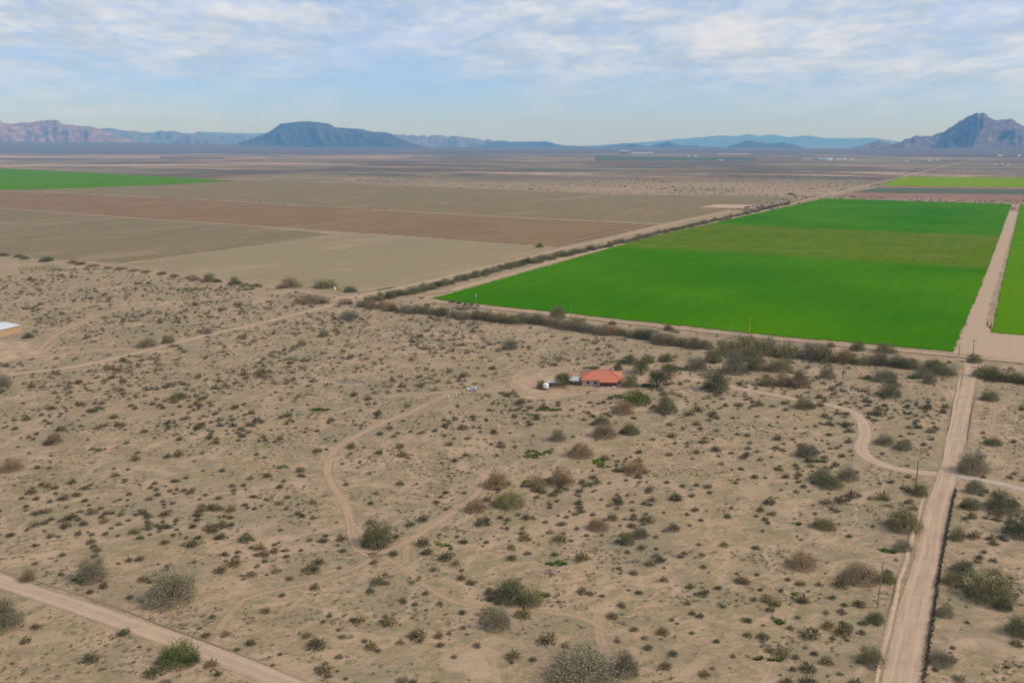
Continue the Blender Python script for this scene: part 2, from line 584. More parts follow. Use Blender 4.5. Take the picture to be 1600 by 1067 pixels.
def sheet(name, poly_px, mat, layer, label, cat='field', rot_origin=None, thick=0.0, ragged=0.0, seed=1):
    """a piece of land: polygon in photo pixels laid on the plain"""
    pts = [at(u, v) for u, v in poly_px]
    if ragged:
        out = []
        for i, p in enumerate(pts):
            q = pts[(i + 1) % len(pts)]
            n = max(1, min(160, int((q - p).length / (ragged * 2.5))))
            nrm = Vector((-(q - p).y, (q - p).x, 0)).normalized()
            for j in range(n):
                w = p.lerp(q, j / n)
                out.append(w + nrm * (ragged * 2 * (float(vnoise(w.x / (ragged * 4) + seed, w.y / (ragged * 4), seed)) - 0.5) if j else 0))
        pts = out
    o0 = at(*rot_origin) if rot_origin else Vector((0, 0, 0))
    ca, sa = math.cos(SECT), math.sin(SECT)
    loc = []
    for p in pts:
        d = p - o0
        if rot_origin:   # local x across, y along the survey grid
            d = Vector((d.x * ca - d.y * sa, d.x * sa + d.y * ca, 0))
        loc.append((d.x, d.y, lift(p, layer) + thick))
    bm = bmesh.new()
    vs = [bm.verts.new(p) for p in loc]
    f = bm.faces.new(vs)
    if f.normal.z < 0:
        f.normal_flip()
    if thick:
        low = [bm.verts.new((p[0], p[1], p[2] - thick)) for p in loc]
        for i in range(len(vs)):
            j = (i + 1) % len(vs)
            bm.faces.new((vs[i], vs[j], low[j], low[i]))
    bmesh.ops.triangulate(bm, faces=[f])
    bmesh.ops.recalc_face_normals(bm, faces=bm.faces)
    me = bpy.data.meshes.new(name)
    bm.to_mesh(me)
    bm.free()
    o = link(name, me, mat)
    if rot_origin:
        o.location = (o0.x, o0.y, 0)
        o.rotation_euler = (0, 0, -SECT)
    return tag(o, label, cat, kind='structure')


FIELDS = {}


def field(key, *a, **k):
    FIELDS[key] = [(at(u, v).x, at(u, v).y) for u, v in a[1]]
    return sheet(*a, **k)


field('main', 'crop_field', [(694, 462), (677, 465.5), (690, 469), (880, 489), (1200, 523.5), (1488, 549.5), (1540, 428), (1580, 319.5), (1289, 310.5), (1010, 372)],
      M['crop'], 2, 'large bright green crop field with a duller band across its middle', rot_origin=(677, 466), thick=0.45, ragged=1.2)
field('right', 'crop_field', [(1549, 519), (1680, 532), (1900, 350), (1594, 320.5)], M['crop_b'], 2,
      'green crop field cut off by the right edge of the picture', rot_origin=(1549, 519), thick=0.45, ragged=1.2)
field('yellow', 'crop_field', [(1377, 290.6), (1700, 294.2), (1760, 279.5), (1409, 276.6)], M['crop_y'], 2,
      'yellow-green crop field farthest off on the right', rot_origin=(1377, 290), thick=0.4)
field('red2', 'ploughed_field', [(1370, 293.2), (1700, 296.8), (1705, 294.6), (1377, 291)], M['red_rows'], 2,
      'thin strip of red soil under the yellow-green field', thick=0.0)
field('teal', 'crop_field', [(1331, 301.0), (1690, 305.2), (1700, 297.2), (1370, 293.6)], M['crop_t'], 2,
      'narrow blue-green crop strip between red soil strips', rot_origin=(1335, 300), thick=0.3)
field('red', 'ploughed_field', [(1300, 307.2), (1690, 317.2), (1690, 305.6), (1331, 301.3)], M['red_rows'], 2,
      'bare red soil strip just past the large green field')
field('lgreen', 'crop_field', [(-260, 302), (0, 296.8), (101, 295.2), (253, 289.2), (367, 283), (233, 275), (0, 263), (-260, 250)], M['crop_l'], 2,
      'green crop field at the far left narrowing to a point', rot_origin=(101, 295), thick=0.4)
field('olive', 'fallow_field', [(-300, 297.5), (0, 297.5), (126, 302), (253, 308.2), (400, 316), (800, 339.2), (1036, 349.2), (1120, 333), (1236, 308.6), (1200, 306.8), (952, 303.8),
                                (800, 297), (602, 289), (400, 281.5), (370, 283), (253, 289.6), (101, 295.8)], M['olive_rows'], 1,
      'grey-olive fallow field behind the brown ploughed one', ragged=3)
field('brown', 'ploughed_field', [(-300, 308), (0, 324.6), (202, 339.8), (400, 353), (552, 363.6), (678, 372.2), (754, 378.6), (872, 386.5), (950, 370), (1030, 350.8), (800, 340.6),
                                  (400, 317.4), (253, 309.6), (126, 303.4), (0, 298.6), (-300, 291)], M['brown_rows'], 2,
      'brown ploughed field with long furrows left of the hedge')
field('grey', 'fallow_field', [(-400, 372), (0, 399), (60, 404), (192, 411), (360, 388.5), (522, 366.5), (400, 354.2), (202, 341), (0, 325.8), (-400, 300)], M['grey_rows'], 2,
      'grey fallow field with fine rows at the left')
field('pasture', 'fallow_field', [(196, 413), (300, 427), (420, 442), (560, 459), (640, 446), (760, 416), (866, 387.6), (754, 379.8), (678, 373.4), (552, 364.8), (526, 367.4), (362, 389.4)],
      M['pasture'], 2, 'pale olive pasture in front of the brown furrows', ragged=2)
sheet('bare_pad', [(1492, 552), (1700, 574), (1690, 534), (1549, 521), (1538, 505), (1594, 321), (1582, 319.6), (1541, 430), (1506, 515)], M['berm'], 1,
      'bare sandy pad and lane between the two green fields', 'pad', ragged=1.5)
sheet('bare_pad', [(1093, 324), (1175, 326), (1187, 320.5), (1120, 319.5)], M['flat'], 3, 'pale bare strip in the olive fallow field', 'pad')

# ------------------------------------------------------------------ roads and tracks
ROADS = []


def smooth_line(px, n=10):
    P = [at(u, v) for u, v in px]
    P = [P[0] * 2 - P[1]] + P + [P[-1] * 2 - P[-2]]
    out = []
    for i in range(1, len(P) - 2):
        p0, p1, p2, p3 = P[i - 1], P[i], P[i + 1], P[i + 2]
        m = max(2, min(n * 6, int((p2 - p1).length / 4)))
        for j in range(m):
            t = j / m
            out.append(0.5 * ((2 * p1) + (p2 - p0) * t + (2 * p0 - 5 * p1 + 4 * p2 - p3) * t * t + (3 * p1 - p0 - 3 * p2 + p3) * t ** 3))
    out.append(P[-2])
    return out


def strip(name, px, width, mat, layer, label, cat='road', profile=None, straight=False, keep=True):
    """a road: centre line in photo pixels on the ground, width in metres (number or list per point)"""
    if straight:
        c = []
        P = [at(u, v) for u, v in px]
        for a, b in zip(P[:-1], P[1:]):
            m = max(2, min(200, int((b - a).length / 8)))
            c += [a.lerp(b, j / m) for j in range(m)]
        c.append(P[-1])
    else:
        c = smooth_line(px)
    n = len(c)
    if isinstance(width, (list, tuple)):
        # widths follow the points by image row
        keyv = [at(u, v).y + at(u, v).x * 1e-3 for u, v in px]
        arc = [0]
        for a, b in zip([at(*p) for p in px][:-1], [at(*p) for p in px][1:]):
            arc.append(arc[-1] + (b - a).length)
        ca = [0]
        for a, b in zip(c[:-1], c[1:]):
            ca.append(ca[-1] + (b - a).length)
        ws = np.interp(np.array(ca) / ca[-1], np.array(arc) / arc[-1], width)
    else:
        ws = np.full(n, width)
    prof = profile or [(-1, 0), (-0.6, 0.0), (0, 0.0), (0.6, 0.0), (1, 0)]
    vs, ac, fs = [], [], []
    for i, p in enumerate(c):
        t = (c[min(n - 1, i + 1)] - c[max(0, i - 1)]).normalized()
        s = Vector((t.y, -t.x, 0))
        for (q, h) in prof:
            w = p + s * (q * ws[i] / 2)
            vs.append((w.x, w.y, lift(w, layer) + h))
            ac.append(q)
    k = len(prof)
    for i in range(n - 1):
        for j in range(k - 1):
            a = i * k + j
            fs.append((a, a + 1, a + k + 1, a + k))
    me = np_mesh(name, np.array(vs), np.array(fs), 4, True, attrs={'across': np.array(ac)})
    # normals up
    bm = bmesh.new()
    bm.from_mesh(me)
    bmesh.ops.recalc_face_normals(bm, faces=bm.faces)
    if sum(f.normal.z for f in bm.faces) < 0:
        bmesh.ops.reverse_faces(bm, faces=bm.faces)
    bm.to_mesh(me)
    bm.free()
    o = link(name, me, mat)
    if keep:
        ROADS.append(([(p.x, p.y) for p in c], float(np.max(ws)) / 2))
    return tag(o, label, cat, kind='structure')


MAIN = [(1398, 1130), (1408, 1067), (1430, 950), (1453, 868), (1464, 797), (1478, 752), (1494, 690), (1504, 642), (1513.5, 600), (1519, 578), (1522, 565)]
MAIN_W = [9.5, 9.6, 9.6, 9.6, 9.0, 8.2, 8.0, 8.0, 7.8, 9.5, 14]
strip('road', MAIN, MAIN_W, M['road'], 5, 'straight dirt road running up the right side')
strip('road', [(-160, 848), (0, 907), (120, 947), (210, 978), (300, 1010), (420, 1055), (560, 1112)], 7.0, M['road'], 5, 'dirt road cutting the lower left corner')
strip('road', [(1055, 589), (1090, 594), (1150, 606), (1235, 622), (1305, 635), (1332, 644), (1348, 660), (1351, 682), (1345, 700), (1360, 718), (1400, 732), (1440, 738), (1482, 742)],
      [5.6, 5.4, 5.4, 5.4, 5.6, 6.0, 6.4, 6.8, 7.0, 6.4, 6.0, 6.0, 6.6], M['road'], 4, 'winding dirt driveway from the house to the straight road', 'driveway')
strip('road', [(1490, 743), (1530, 749), (1570, 757), (1640, 776)], 5.5, M['gravel'], 4, 'pale gravel lane leaving the straight road to the right', 'lane')
strip('road', [(720, 452.5), (690, 458), (664, 462), (660, 466), (690, 472), (760, 480.5), (880, 493.3), (1200, 528), (1500, 556), (1720, 578)], 6.0, M['farmroad'], 4,
      'narrow dirt farm road along the near edge of the green field', 'farm road')
strip('road', [(735, 484.5), (820, 494), (960, 509), (1100, 527), (1300, 547.5), (1500, 566), (1720, 586)], 5.5, M['track'], 3, 'second dirt track beside the canal below the green field', 'track')
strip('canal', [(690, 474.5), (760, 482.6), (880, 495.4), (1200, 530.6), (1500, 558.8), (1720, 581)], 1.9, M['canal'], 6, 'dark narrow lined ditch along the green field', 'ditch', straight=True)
strip('road', [(655, 466.5), (700, 455), (880, 404.5), (1010, 373.5), (1200, 327.3), (1300, 303.5), (1409, 276.6)], 9.0, M['farmroad'], 4, 'pale dirt road beside the hedge and the left edge of the green field', straight=True)
strip('road', [(1409, 276.6), (1450, 266.5), (1500, 254), (1560, 241)], 12.0, M['farmroad'], 4, 'far end of the hedge road running on across the plain', straight=True)
strip('road', [(540, 465), (600, 455), (680, 437), (780, 413), (880, 389), (960, 372), (1045, 350.5), (1140, 329)], 8.5, M['farmroad'], 3, 'sandy track on the field side of the hedge', 'track', straight=True)
strip('road', [(-200, 381), (0, 400), (20, 402), (177, 420.5), (304, 434.5), (400, 446), (545, 466), (600, 474)], 5.0, M['farmroad'], 4, 'dirt track along the near edge of the left fields', 'track')
strip('road', [(-150, 620), (0, 588), (127, 571), (253, 541.5), (330, 522), (400, 506.5), (480, 487), (530, 474), (560, 468)], [6, 6, 6, 6, 6, 6, 6.5, 7.5, 9], M['farmroad'], 4,
      'sandy track climbing from the left edge to the field corner', 'track')
strip('road', [(-300, 304), (0, 325.2), (202, 340.4), (400, 353.6), (552, 364.2), (678, 372.8), (754, 379.2), (870, 387)], 5.0, M['farmroad'], 5, 'pale line of track between the brown and grey fields', 'track', straight=True)
strip('road', [(-300, 288), (0, 298), (126, 302.7), (253, 308.9), (400, 316.7), (800, 339.9), (1036, 350)], 5.0, M['farmroad'], 5, 'pale line of track behind the brown ploughed field', 'track', straight=True)
strip('road', [(-100, 362), (0, 354.5), (195, 340.6)], 5.0, M['farmroad'], 5, 'short pale track across the grey fallow field', 'track', straight=True)
strip('road', [(833, 314.8), (890, 310.5), (952, 303.8)], 9.0, M['farmroad'], 5, 'pale track in the olive field below the scrub', 'track', straight=True)
strip('road', [(-200, 262), (0, 275.2), (233, 288)], 7.0, M['farmroad'], 6, 'pale strip across the far left green field', 'track', straight=True)
strip('road', [(1278, 311.2), (1430, 313), (1590, 317.8), (1690, 320)], 7.0, M['farmroad'], 5, 'pale farm track along the far edge of the green field', 'track', straight=True)
# tracks in the desert
strip('track', [(806, 609), (770, 611), (738, 611.5), (690, 613), (655, 618)], 6.8, M['track'], 3, 'sandy track past the white car', 'track')
strip('track', [(812, 606), (803, 596), (808, 585), (835, 578), (880, 574.5), (960, 573.5), (1010, 575)], 6.8, M['track'], 3, 'sandy loop behind the red roofed house', 'track')
strip('track', [(700, 616), (650, 640), (600, 660), (560, 680), (525, 703), (511, 730), (519, 757), (536, 782), (546, 808), (552, 840), (560, 858), (585, 868)], 6.2, M['track'], 3,
      'curving sandy track between the car and the large shrub', 'track')
strip('track', [(536, 780), (575, 795), (622, 806)], 3.5, M['faint'], 2, 'faint spur of the curving track', 'track')
strip('track', [(575, 868), (610, 858), (650, 838), (700, 806), (740, 776), (758, 752), (752, 738)], 5.4, M['track'], 3, 'sandy track from the large shrub up to the brown bushes', 'track')
strip('track', [(590, 866), (560, 885), (500, 907), (400, 930), (372, 945), (340, 985)], 4.6, M['faint'], 3, 'faint track running left from the large shrub', 'track')
strip('track', [(592, 866), (625, 884), (660, 912), (700, 936), (760, 950), (840, 955), (900, 962), (950, 985)], 4.3, M['faint'], 3, 'faint track running right from the large shrub', 'track')
strip('track', [(635, 850), (635, 880)], 5.4, M['faint'], 2, 'short sandy spur below the large shrub', 'track')
strip('track', [(935, 958), (940, 1000), (950, 1045)], 6.8, M['faint'], 2, 'bare sandy run at the bottom of the picture', 'track')
strip('track', [(-60, 575), (40, 560), (105, 552), (150, 548), (205, 545)], 8.1, M['track'], 3, 'sandy drive below the tan building', 'track')
strip('track', [(60, 548), (90, 522), (140, 498), (200, 478)], 10.8, M['faint'], 2, 'worn sandy strip running up beside the tan building', 'track')
strip('track', [(130, 660), (200, 632), (260, 612)], 5.4, M['faint'], 2, 'faint sandy line in the open scrub at the left', 'track')
strip('track', [(1545, 700), (1554, 650), (1556, 620)], 4.1, M['faint'], 2, 'pale worn line right of the straight road', 'track')
strip('track', [(1060, 590), (1020, 588), (1000, 600), (960, 612), (900, 616), (860, 620), (815, 614)], 6.8, M['track'], 2, 'worn sand in front of the red roofed house', 'track')
sheet('bare_pad', [(795, 600), (812, 584), (850, 581), (868, 590), (866, 608), (900, 610), (905, 617), (850, 625), (810, 620)], M['yard'], 1, 'bare sandy yard beside the house', 'yard', ragged=1.0)
sheet('bare_pad', [(-60, 537), (30, 533), (62, 540), (75, 552), (30, 562), (-60, 570)], M['yard'], 1, 'bare sandy yard below the tan building', 'yard', ragged=1.0)
sheet('bare_pad', [(500, 470), (545, 460), (610, 449), (640, 446), (610, 458), (570, 466), (540, 476)], M['yard'], 2, 'bare sandy corner where the tracks meet', 'yard', ragged=1.0)

# banks of the straight road
def bank(name, px, width, h, layer, label, mat, seed):
    c = smooth_line(px)
    n = len(c)
    prof = [(-1, 0), (-0.55, 0.75), (-0.1, 1.0), (0.35, 0.6), (0.75, -0.1), (1, 0)]
    vs, fs = [], []
    for i, p in enumerate(c):
        t = (c[min(n - 1, i + 1)] - c[max(0, i - 1)]).normalized()
        s = Vector((t.y, -t.x, 0))
        j = float(vnoise(i * 0.37, 0.5, seed)) - 0.5
        w = width * (0.75 + 0.7 * float(vnoise(i * 0.21, 3.5, seed)))
        fade = min(1.0, i / 6, (n - 1 - i) / 6)
        w *= 0.4 + 0.6 * fade
        for q, z in prof:
            a = p + s * (q * w / 2 + j * 0.9)
            vs.append((a.x, a.y, max(-0.1, z * h * fade * (0.5 + float(vnoise(i * 0.3, 7.1, seed)))) + 0.02))
    k = len(prof)
    for i in range(n - 1):
        for j in range(k - 1):
            a = i * k + j
            fs.append((a, a + k, a + k + 1, a + 1))
    me = np_mesh(name, np.array(vs), np.array(fs), 4, True)
    bm = bmesh.new()
    bm.from_mesh(me)
    if sum(f.normal.z for f in bm.faces) < 0:
        bmesh.ops.reverse_faces(bm, faces=bm.faces)
    bm.to_mesh(me)
    bm.free()
    return tag(link(name, me, mat), label, 'bank', kind='structure')


bank('earth_bank', [(1358, 1110), (1371, 1050), (1388, 975), (1408, 900), (1424, 845), (1437, 800), (1444, 770)], 1.7, 0.45, 4, 'pale eroded bank along the near left edge of the straight road', M['berm'], 3)
bank('earth_bank', [(1471, 733), (1480, 690), (1489, 645), (1498, 600), (1501, 588)], 1.5, 0.5, 4, 'pale eroded bank along the upper left edge of the straight road', M['berm'], 5)
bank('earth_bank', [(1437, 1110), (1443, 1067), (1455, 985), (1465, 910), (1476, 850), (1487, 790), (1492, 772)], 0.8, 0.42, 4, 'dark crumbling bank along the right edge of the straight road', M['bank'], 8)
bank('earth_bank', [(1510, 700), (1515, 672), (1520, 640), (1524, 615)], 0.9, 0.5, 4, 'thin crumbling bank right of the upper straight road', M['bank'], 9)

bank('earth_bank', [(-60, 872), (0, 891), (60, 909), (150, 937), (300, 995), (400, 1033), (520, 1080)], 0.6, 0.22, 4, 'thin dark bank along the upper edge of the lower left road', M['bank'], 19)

# pale flats far out on the plain
for poly, lab in (
        ([(-200, 246.0), (250, 247.2), (250, 245.6), (-200, 243.6)], 'pinkish bare flat below the far left mountains'),
        ([(120, 243.4), (420, 246.4), (420, 245.6), (120, 242.4)], 'thin pink flat right of the far left mountains'),
        ([(620, 237.6), (900, 238.8), (900, 237.6), (620, 236.4)], 'pinkish flat below the low middle ranges'),
        ([(-200, 261), (240, 259.8), (560, 256.2), (240, 257.6), (-200, 258.4)], 'tan bare strip above the far left green field'),
        ([(350, 248.2), (520, 247.4), (520, 246.4), (350, 247.0)], 'pale strip on the plain in front of the mesa'),
        ([(520, 246.0), (640, 246.6), (640, 245.4), (520, 244.8)], 'pale strip on the plain right below the mesa'),
        ([(1120, 241.6), (1170, 241.8), (1170, 240.4), (1120, 240.2)], 'white bare flat right of the far white shed'),
        ([(1510, 247.4), (1540, 246.4), (1530, 243.6), (1516, 244.8)], 'orange bare cut below the right mountain')):
    sheet('sand_flat', poly, M['flat'], 3, lab, 'flat')
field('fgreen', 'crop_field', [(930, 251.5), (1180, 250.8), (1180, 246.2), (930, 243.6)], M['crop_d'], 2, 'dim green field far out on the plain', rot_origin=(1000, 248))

# ------------------------------------------------------------------ mountains
M['rock_a'] = mat_rock('rose_rock', (0.25, 0.140, 0.105), (0.12, 0.080, 0.068), (0.40, 0.270, 0.190), 0.0011)
M['rock_b'] = mat_rock('dark_rock', (0.045, 0.040, 0.042), (0.062, 0.052, 0.050), (0.095, 0.078, 0.070), 0.0010)
M['rock_c'] = mat_rock('brown_rock', (0.085, 0.062, 0.056), (0.125, 0.088, 0.074), (0.290, 0.195, 0.150), 0.0013)


def mountain(name, prof, D, depth, mat, label, seed, rough=2.0, gully=0.45, nx=260, ny=56, base_v=None):
    us = np.array([p[0] for p in prof], float)
    vsil = np.array([p[1] for p in prof], float)
    u = np.linspace(us[0], us[-1], nx)
    v = np.interp(u, us, vsil)
    # skyline roughness, fading at both ends
    v0 = base_v if base_v is not None else max(vsil[0], vsil[-1])
    hgt = np.clip((v0 - v) / max(1.0, (v0 - vsil.min())), 0, 1)
    v = v - (fbm(u * 0.16 + seed, u * 0 + seed, 5, seed) - 0.5) * rough * 2.0 * np.clip(hgt * 2.5, 0, 1)
    d_axis = D * CP + CH * SP
    x = (u - CU) / F * d_axis
    b = (CV - v) / F
    z = CH + D * (b * CP - SP) / (CP + b * SP)
    z = np.maximum(z, -3)
    t = np.linspace(-1, 1, ny)
    X, T = np.meshgrid(x, t, indexing='ij')
    Z0 = np.repeat(z[:, None], ny, 1)
    L = depth * 0.35
    wig = (fbm(X / (depth * 1.1) + seed, T * 0 + 2.2, 3, seed + 5) - 0.5) * 0.5
    Tt = np.clip(np.abs(T), 0, 1)
    g = fbm(X / L + seed * 1.7 + T * 0.25, T * depth / L * 0.35 + seed, 5, seed + 9, ridged=True)
    fall = np.power(1 - Tt, 1.25)
    side = np.sin(np.clip(Tt, 0, 1) * math.pi)
    Z = Z0 * np.clip(fall + (g - 0.62) * gully * 2.2 * side, -0.01, 1.02)
    Z = np.where(Tt > 0.985, -4.0, Z)
    Y = D + T * depth + wig * depth * (1 - Tt * 0.5)
    X2 = X * (Y / D)
    verts = np.stack([X2.ravel(), Y.ravel(), Z.ravel()], 1)
    i, j = np.meshgrid(np.arange(nx - 1), np.arange(ny - 1), indexing='ij')
    a = (i * ny + j).ravel()
    faces = np.stack([a, a + ny, a + ny + 1, a + 1], 1)
    me = np_mesh(name, verts, faces, 4, False)
    return tag(link(name, me, mat), label, 'mountain', kind='structure')


mountain('mountain', [(-260, 215), (-160, 196), (-80, 200), (-30, 190), (4, 186), (8, 192), (28, 193), (35, 191), (60, 189), (78, 188), (90, 186), (100, 193), (118, 196), (143, 197), (165, 204), (185, 213), (215, 220), (240, 226), (262, 234)],
         26000, 3000, M['rock_a'], 'rugged rose and brown range at the far left', 11, 2.2, 0.6, 320, 64)
mountain('mountain', [(120, 230), (155, 201), (175, 200), (190, 203), (210, 203), (225, 207), (255, 204), (275, 205), (300, 208), (340, 209), (380, 211), (420, 213), (470, 220), (520, 232)],
         36000, 3200, M['rock_c'], 'low hazy range between the far left mountains and the mesa', 21, 2.0)
mountain('mountain', [(250, 232), (282, 217), (300, 212), (316, 215), (340, 222), (365, 232)], 30000, 1600, M['rock_c'], 'small hill left of the mesa', 23, 1.6, 0.5, 120, 40)
mountain('mountain', [(280, 226), (310, 205), (350, 206.5), (400, 208), (440, 207.5), (480, 214), (520, 228)], 56000, 4000, M['rock_b'], 'palest far ridge behind the mesa', 25, 1.0, 0.4, 120, 40)
mountain('mesa', [(352, 234), (378, 222), (405, 213), (424, 205), (432, 198), (440, 193), (455, 190.5), (475, 189), (488, 188.8), (505, 191.5), (515, 193), (528, 199), (555, 200.5), (570, 203), (582, 206), (600, 206), (612, 209), (625, 216), (640, 223), (668, 230), (690, 235)],
         23000, 2600, M['rock_b'], 'dark blue flat-topped mesa left of the middle', 31, 1.0, 0.42, 300, 64)
mountain('mountain', [(560, 234), (620, 211), (645, 210), (665, 211.5), (690, 213), (710, 212.5), (727, 215), (740, 217), (760, 219), (790, 223), (830, 230), (850, 234)],
         34000, 3000, M['rock_c'], 'pale jagged range right of the mesa', 41, 3.5, 0.55)
mountain('mountain', [(740, 233), (765, 222), (783, 219.5), (800, 222), (822, 221), (840, 221.5), (852, 220.5), (862, 223), (880, 227.5), (960, 231), (1000, 234)],
         30000, 2200, M['rock_b'], 'low blue hills in the middle of the skyline', 43, 1.2, 0.5)
mountain('mountain', [(930, 234), (955, 226), (975, 223.5), (1000, 226), (1020, 231), (1040, 235)], 32000, 1900, M['rock_b'], 'faint low hill behind the far white shed', 44, 1.2, 0.5, 120, 40)
mountain('mountain', [(965, 236), (978, 228), (988, 223.5), (996, 226), (1008, 231), (1020, 236)], 24000, 1200, M['rock_b'], 'small cone hill right of the far white shed', 47, 1.0, 0.5, 90, 36)
mountain('mountain', [(1000, 236), (1020, 227), (1028, 225), (1042, 221.5), (1055, 225), (1068, 227), (1085, 227), (1100, 229), (1130, 230), (1160, 236)], 25000, 1600, M['rock_b'], 'low dark hills in front of the pale far range', 49, 1.4, 0.5, 160, 40)
mountain('mountain', [(1125, 236), (1140, 227.5), (1155, 223), (1168, 219), (1180, 221.5), (1188, 221), (1200, 224.5), (1220, 222.5), (1232, 224.5), (1250, 228.5), (1268, 236)], 25500, 1600, M['rock_b'], 'dark twin-humped hills below the pale far range', 51, 1.4, 0.5, 160, 40)
mountain('mountain', [(880, 231), (950, 226), (1010, 222), (1050, 218), (1090, 214.5), (1122, 211.5), (1150, 212.5), (1170, 209), (1185, 212), (1205, 210), (1230, 214), (1265, 211.5), (1285, 215.5), (1320, 216), (1360, 215.5), (1390, 219), (1430, 226), (1470, 231)],
         54000, 4000, M['rock_b'], 'pale blue long range on the skyline right of the middle', 61, 0.9, 0.4)
mountain('mountain', [(1305, 237), (1340, 228.5), (1360, 222.5), (1373, 218.5), (1390, 223), (1402, 226), (1430, 231), (1450, 237)], 21000, 1400, M['rock_c'], 'small purple hill left of the big right mountain', 63, 1.4, 0.5, 120, 40)
mountain('mountain', [(1330, 246), (1375, 231), (1405, 222), (1418, 216.5), (1428, 212.8), (1440, 213), (1455, 211), (1461, 207.5), (1468, 208), (1478, 200), (1486, 195), (1498, 188), (1512, 183), (1524, 180), (1536, 181.5), (1548, 186), (1556, 187.5), (1565, 184), (1575, 184.5), (1582, 190), (1592, 196), (1605, 197), (1640, 205), (1700, 222), (1780, 245)],
         18000, 2100, M['rock_c'], 'big craggy mountain at the right edge', 71, 2.7, 0.75, 320, 64)

def foot_slope():
    """the gentle scrub-covered slopes that rise from the plain to the mountains"""
    cu = [-420, 0, 200, 300, 380, 480, 640, 800, 1000, 1250, 1340, 1420, 1520, 1620, 2000]
    cv = [221.5, 221.5, 222.5, 224.5, 227.5, 230, 230.5, 230.5, 230.5, 231.5, 232, 232, 231.5, 231, 231]
    cd = [22500, 22500, 23000, 23500, 22000, 20000, 20500, 22000, 22500, 22000, 19500, 15900, 15300, 15300, 15600]
    nu = 360
    uu = np.linspace(-420, 2000, nu)
    vv = np.interp(uu, cu, cv) + (fbm(uu * 0.02, uu * 0 + 3.3, 4, 81) - 0.5) * 1.2
    dd = np.interp(uu, cu, cd)
    rows_ = [0.56, 0.64, 0.72, 0.80, 0.88, 0.95, 1.0, 1.06, 1.16]
    V = []
    for i in range(nu):
        b = (CV - vv[i]) / F
        zc = CH + dd[i] * (b * CP - SP) / (CP + b * SP)
        for q in rows_:
            t = min(1.0, (q - 0.56) / 0.44)
            z = zc * t ** 1.5 if q <= 1 else zc * (1 - (q - 1) / 0.14)
            y = dd[i] * q
            V.append(((uu[i] - CU) / F * (y * CP + CH * SP), y, max(-8.0, z) if q > 0.56 else -2.0))
    k = len(rows_)
    fs = [(i * k + j, (i + 1) * k + j, (i + 1) * k + j + 1, i * k + j + 1) for i in range(nu - 1) for j in range(k - 1)]
    me = np_mesh('foot_slope', np.array(V), np.array(fs), 4, True)
    return tag(link('foot_slope', me, M['slope']), 'dark scrub slopes at the foot of the mountains', 'slope', kind='structure')


M['slope'] = mat_rock('scrub_slope', (0.085, 0.072, 0.052), (0.115, 0.090, 0.066), (0.150, 0.115, 0.082), 0.0004)
foot_slope()

# ------------------------------------------------------------------ haze: the dusty air over the plain
def build_haze():
    top, R = 1250.0, 64000.0
    bm = bmesh.new()
    bmesh.ops.create_cube(bm, size=1.0)
    for v in bm.verts:
        v.co = (v.co.x * 2 * R, v.co.y * 2 * R, -6.0 if v.co.z < 0 else top)
    me = bpy.data.meshes.new('haze')
    bm.to_mesh(me)
    bm.free()
    m = bpy.data.materials.new('haze_air')
    m.use_nodes = True
    nt = m.node_tree
    nt.nodes.clear()
    out = nt.nodes.new('ShaderNodeOutputMaterial')
    pv = nt.nodes.new('ShaderNodeVolumePrincipled')
    pv.inputs['Color'].default_value = HAZE_COL
    pv.inputs['Density'].default_value = HAZE_DENS
    pv.inputs['Absorption Color'].default_value = (1, 1, 1, 1)
    pv.inputs['Anisotropy'].default_value = 0.0
    nt.links.new(pv.outputs[0], out.inputs['Volume'])
    o = link('haze', me, m)
    return tag(o, 'pale blue haze over the far plain', 'haze', kind='stuff')


HAZE_COL = (0.12, 0.45, 1.0, 1)
HAZE_DENS = 4.3e-5
build_haze()

# ------------------------------------------------------------------ plants
def rand_unit(r, n):
    v = r.normal(size=(n, 3))
    return v / np.linalg.norm(v, axis=1, keepdims=True)


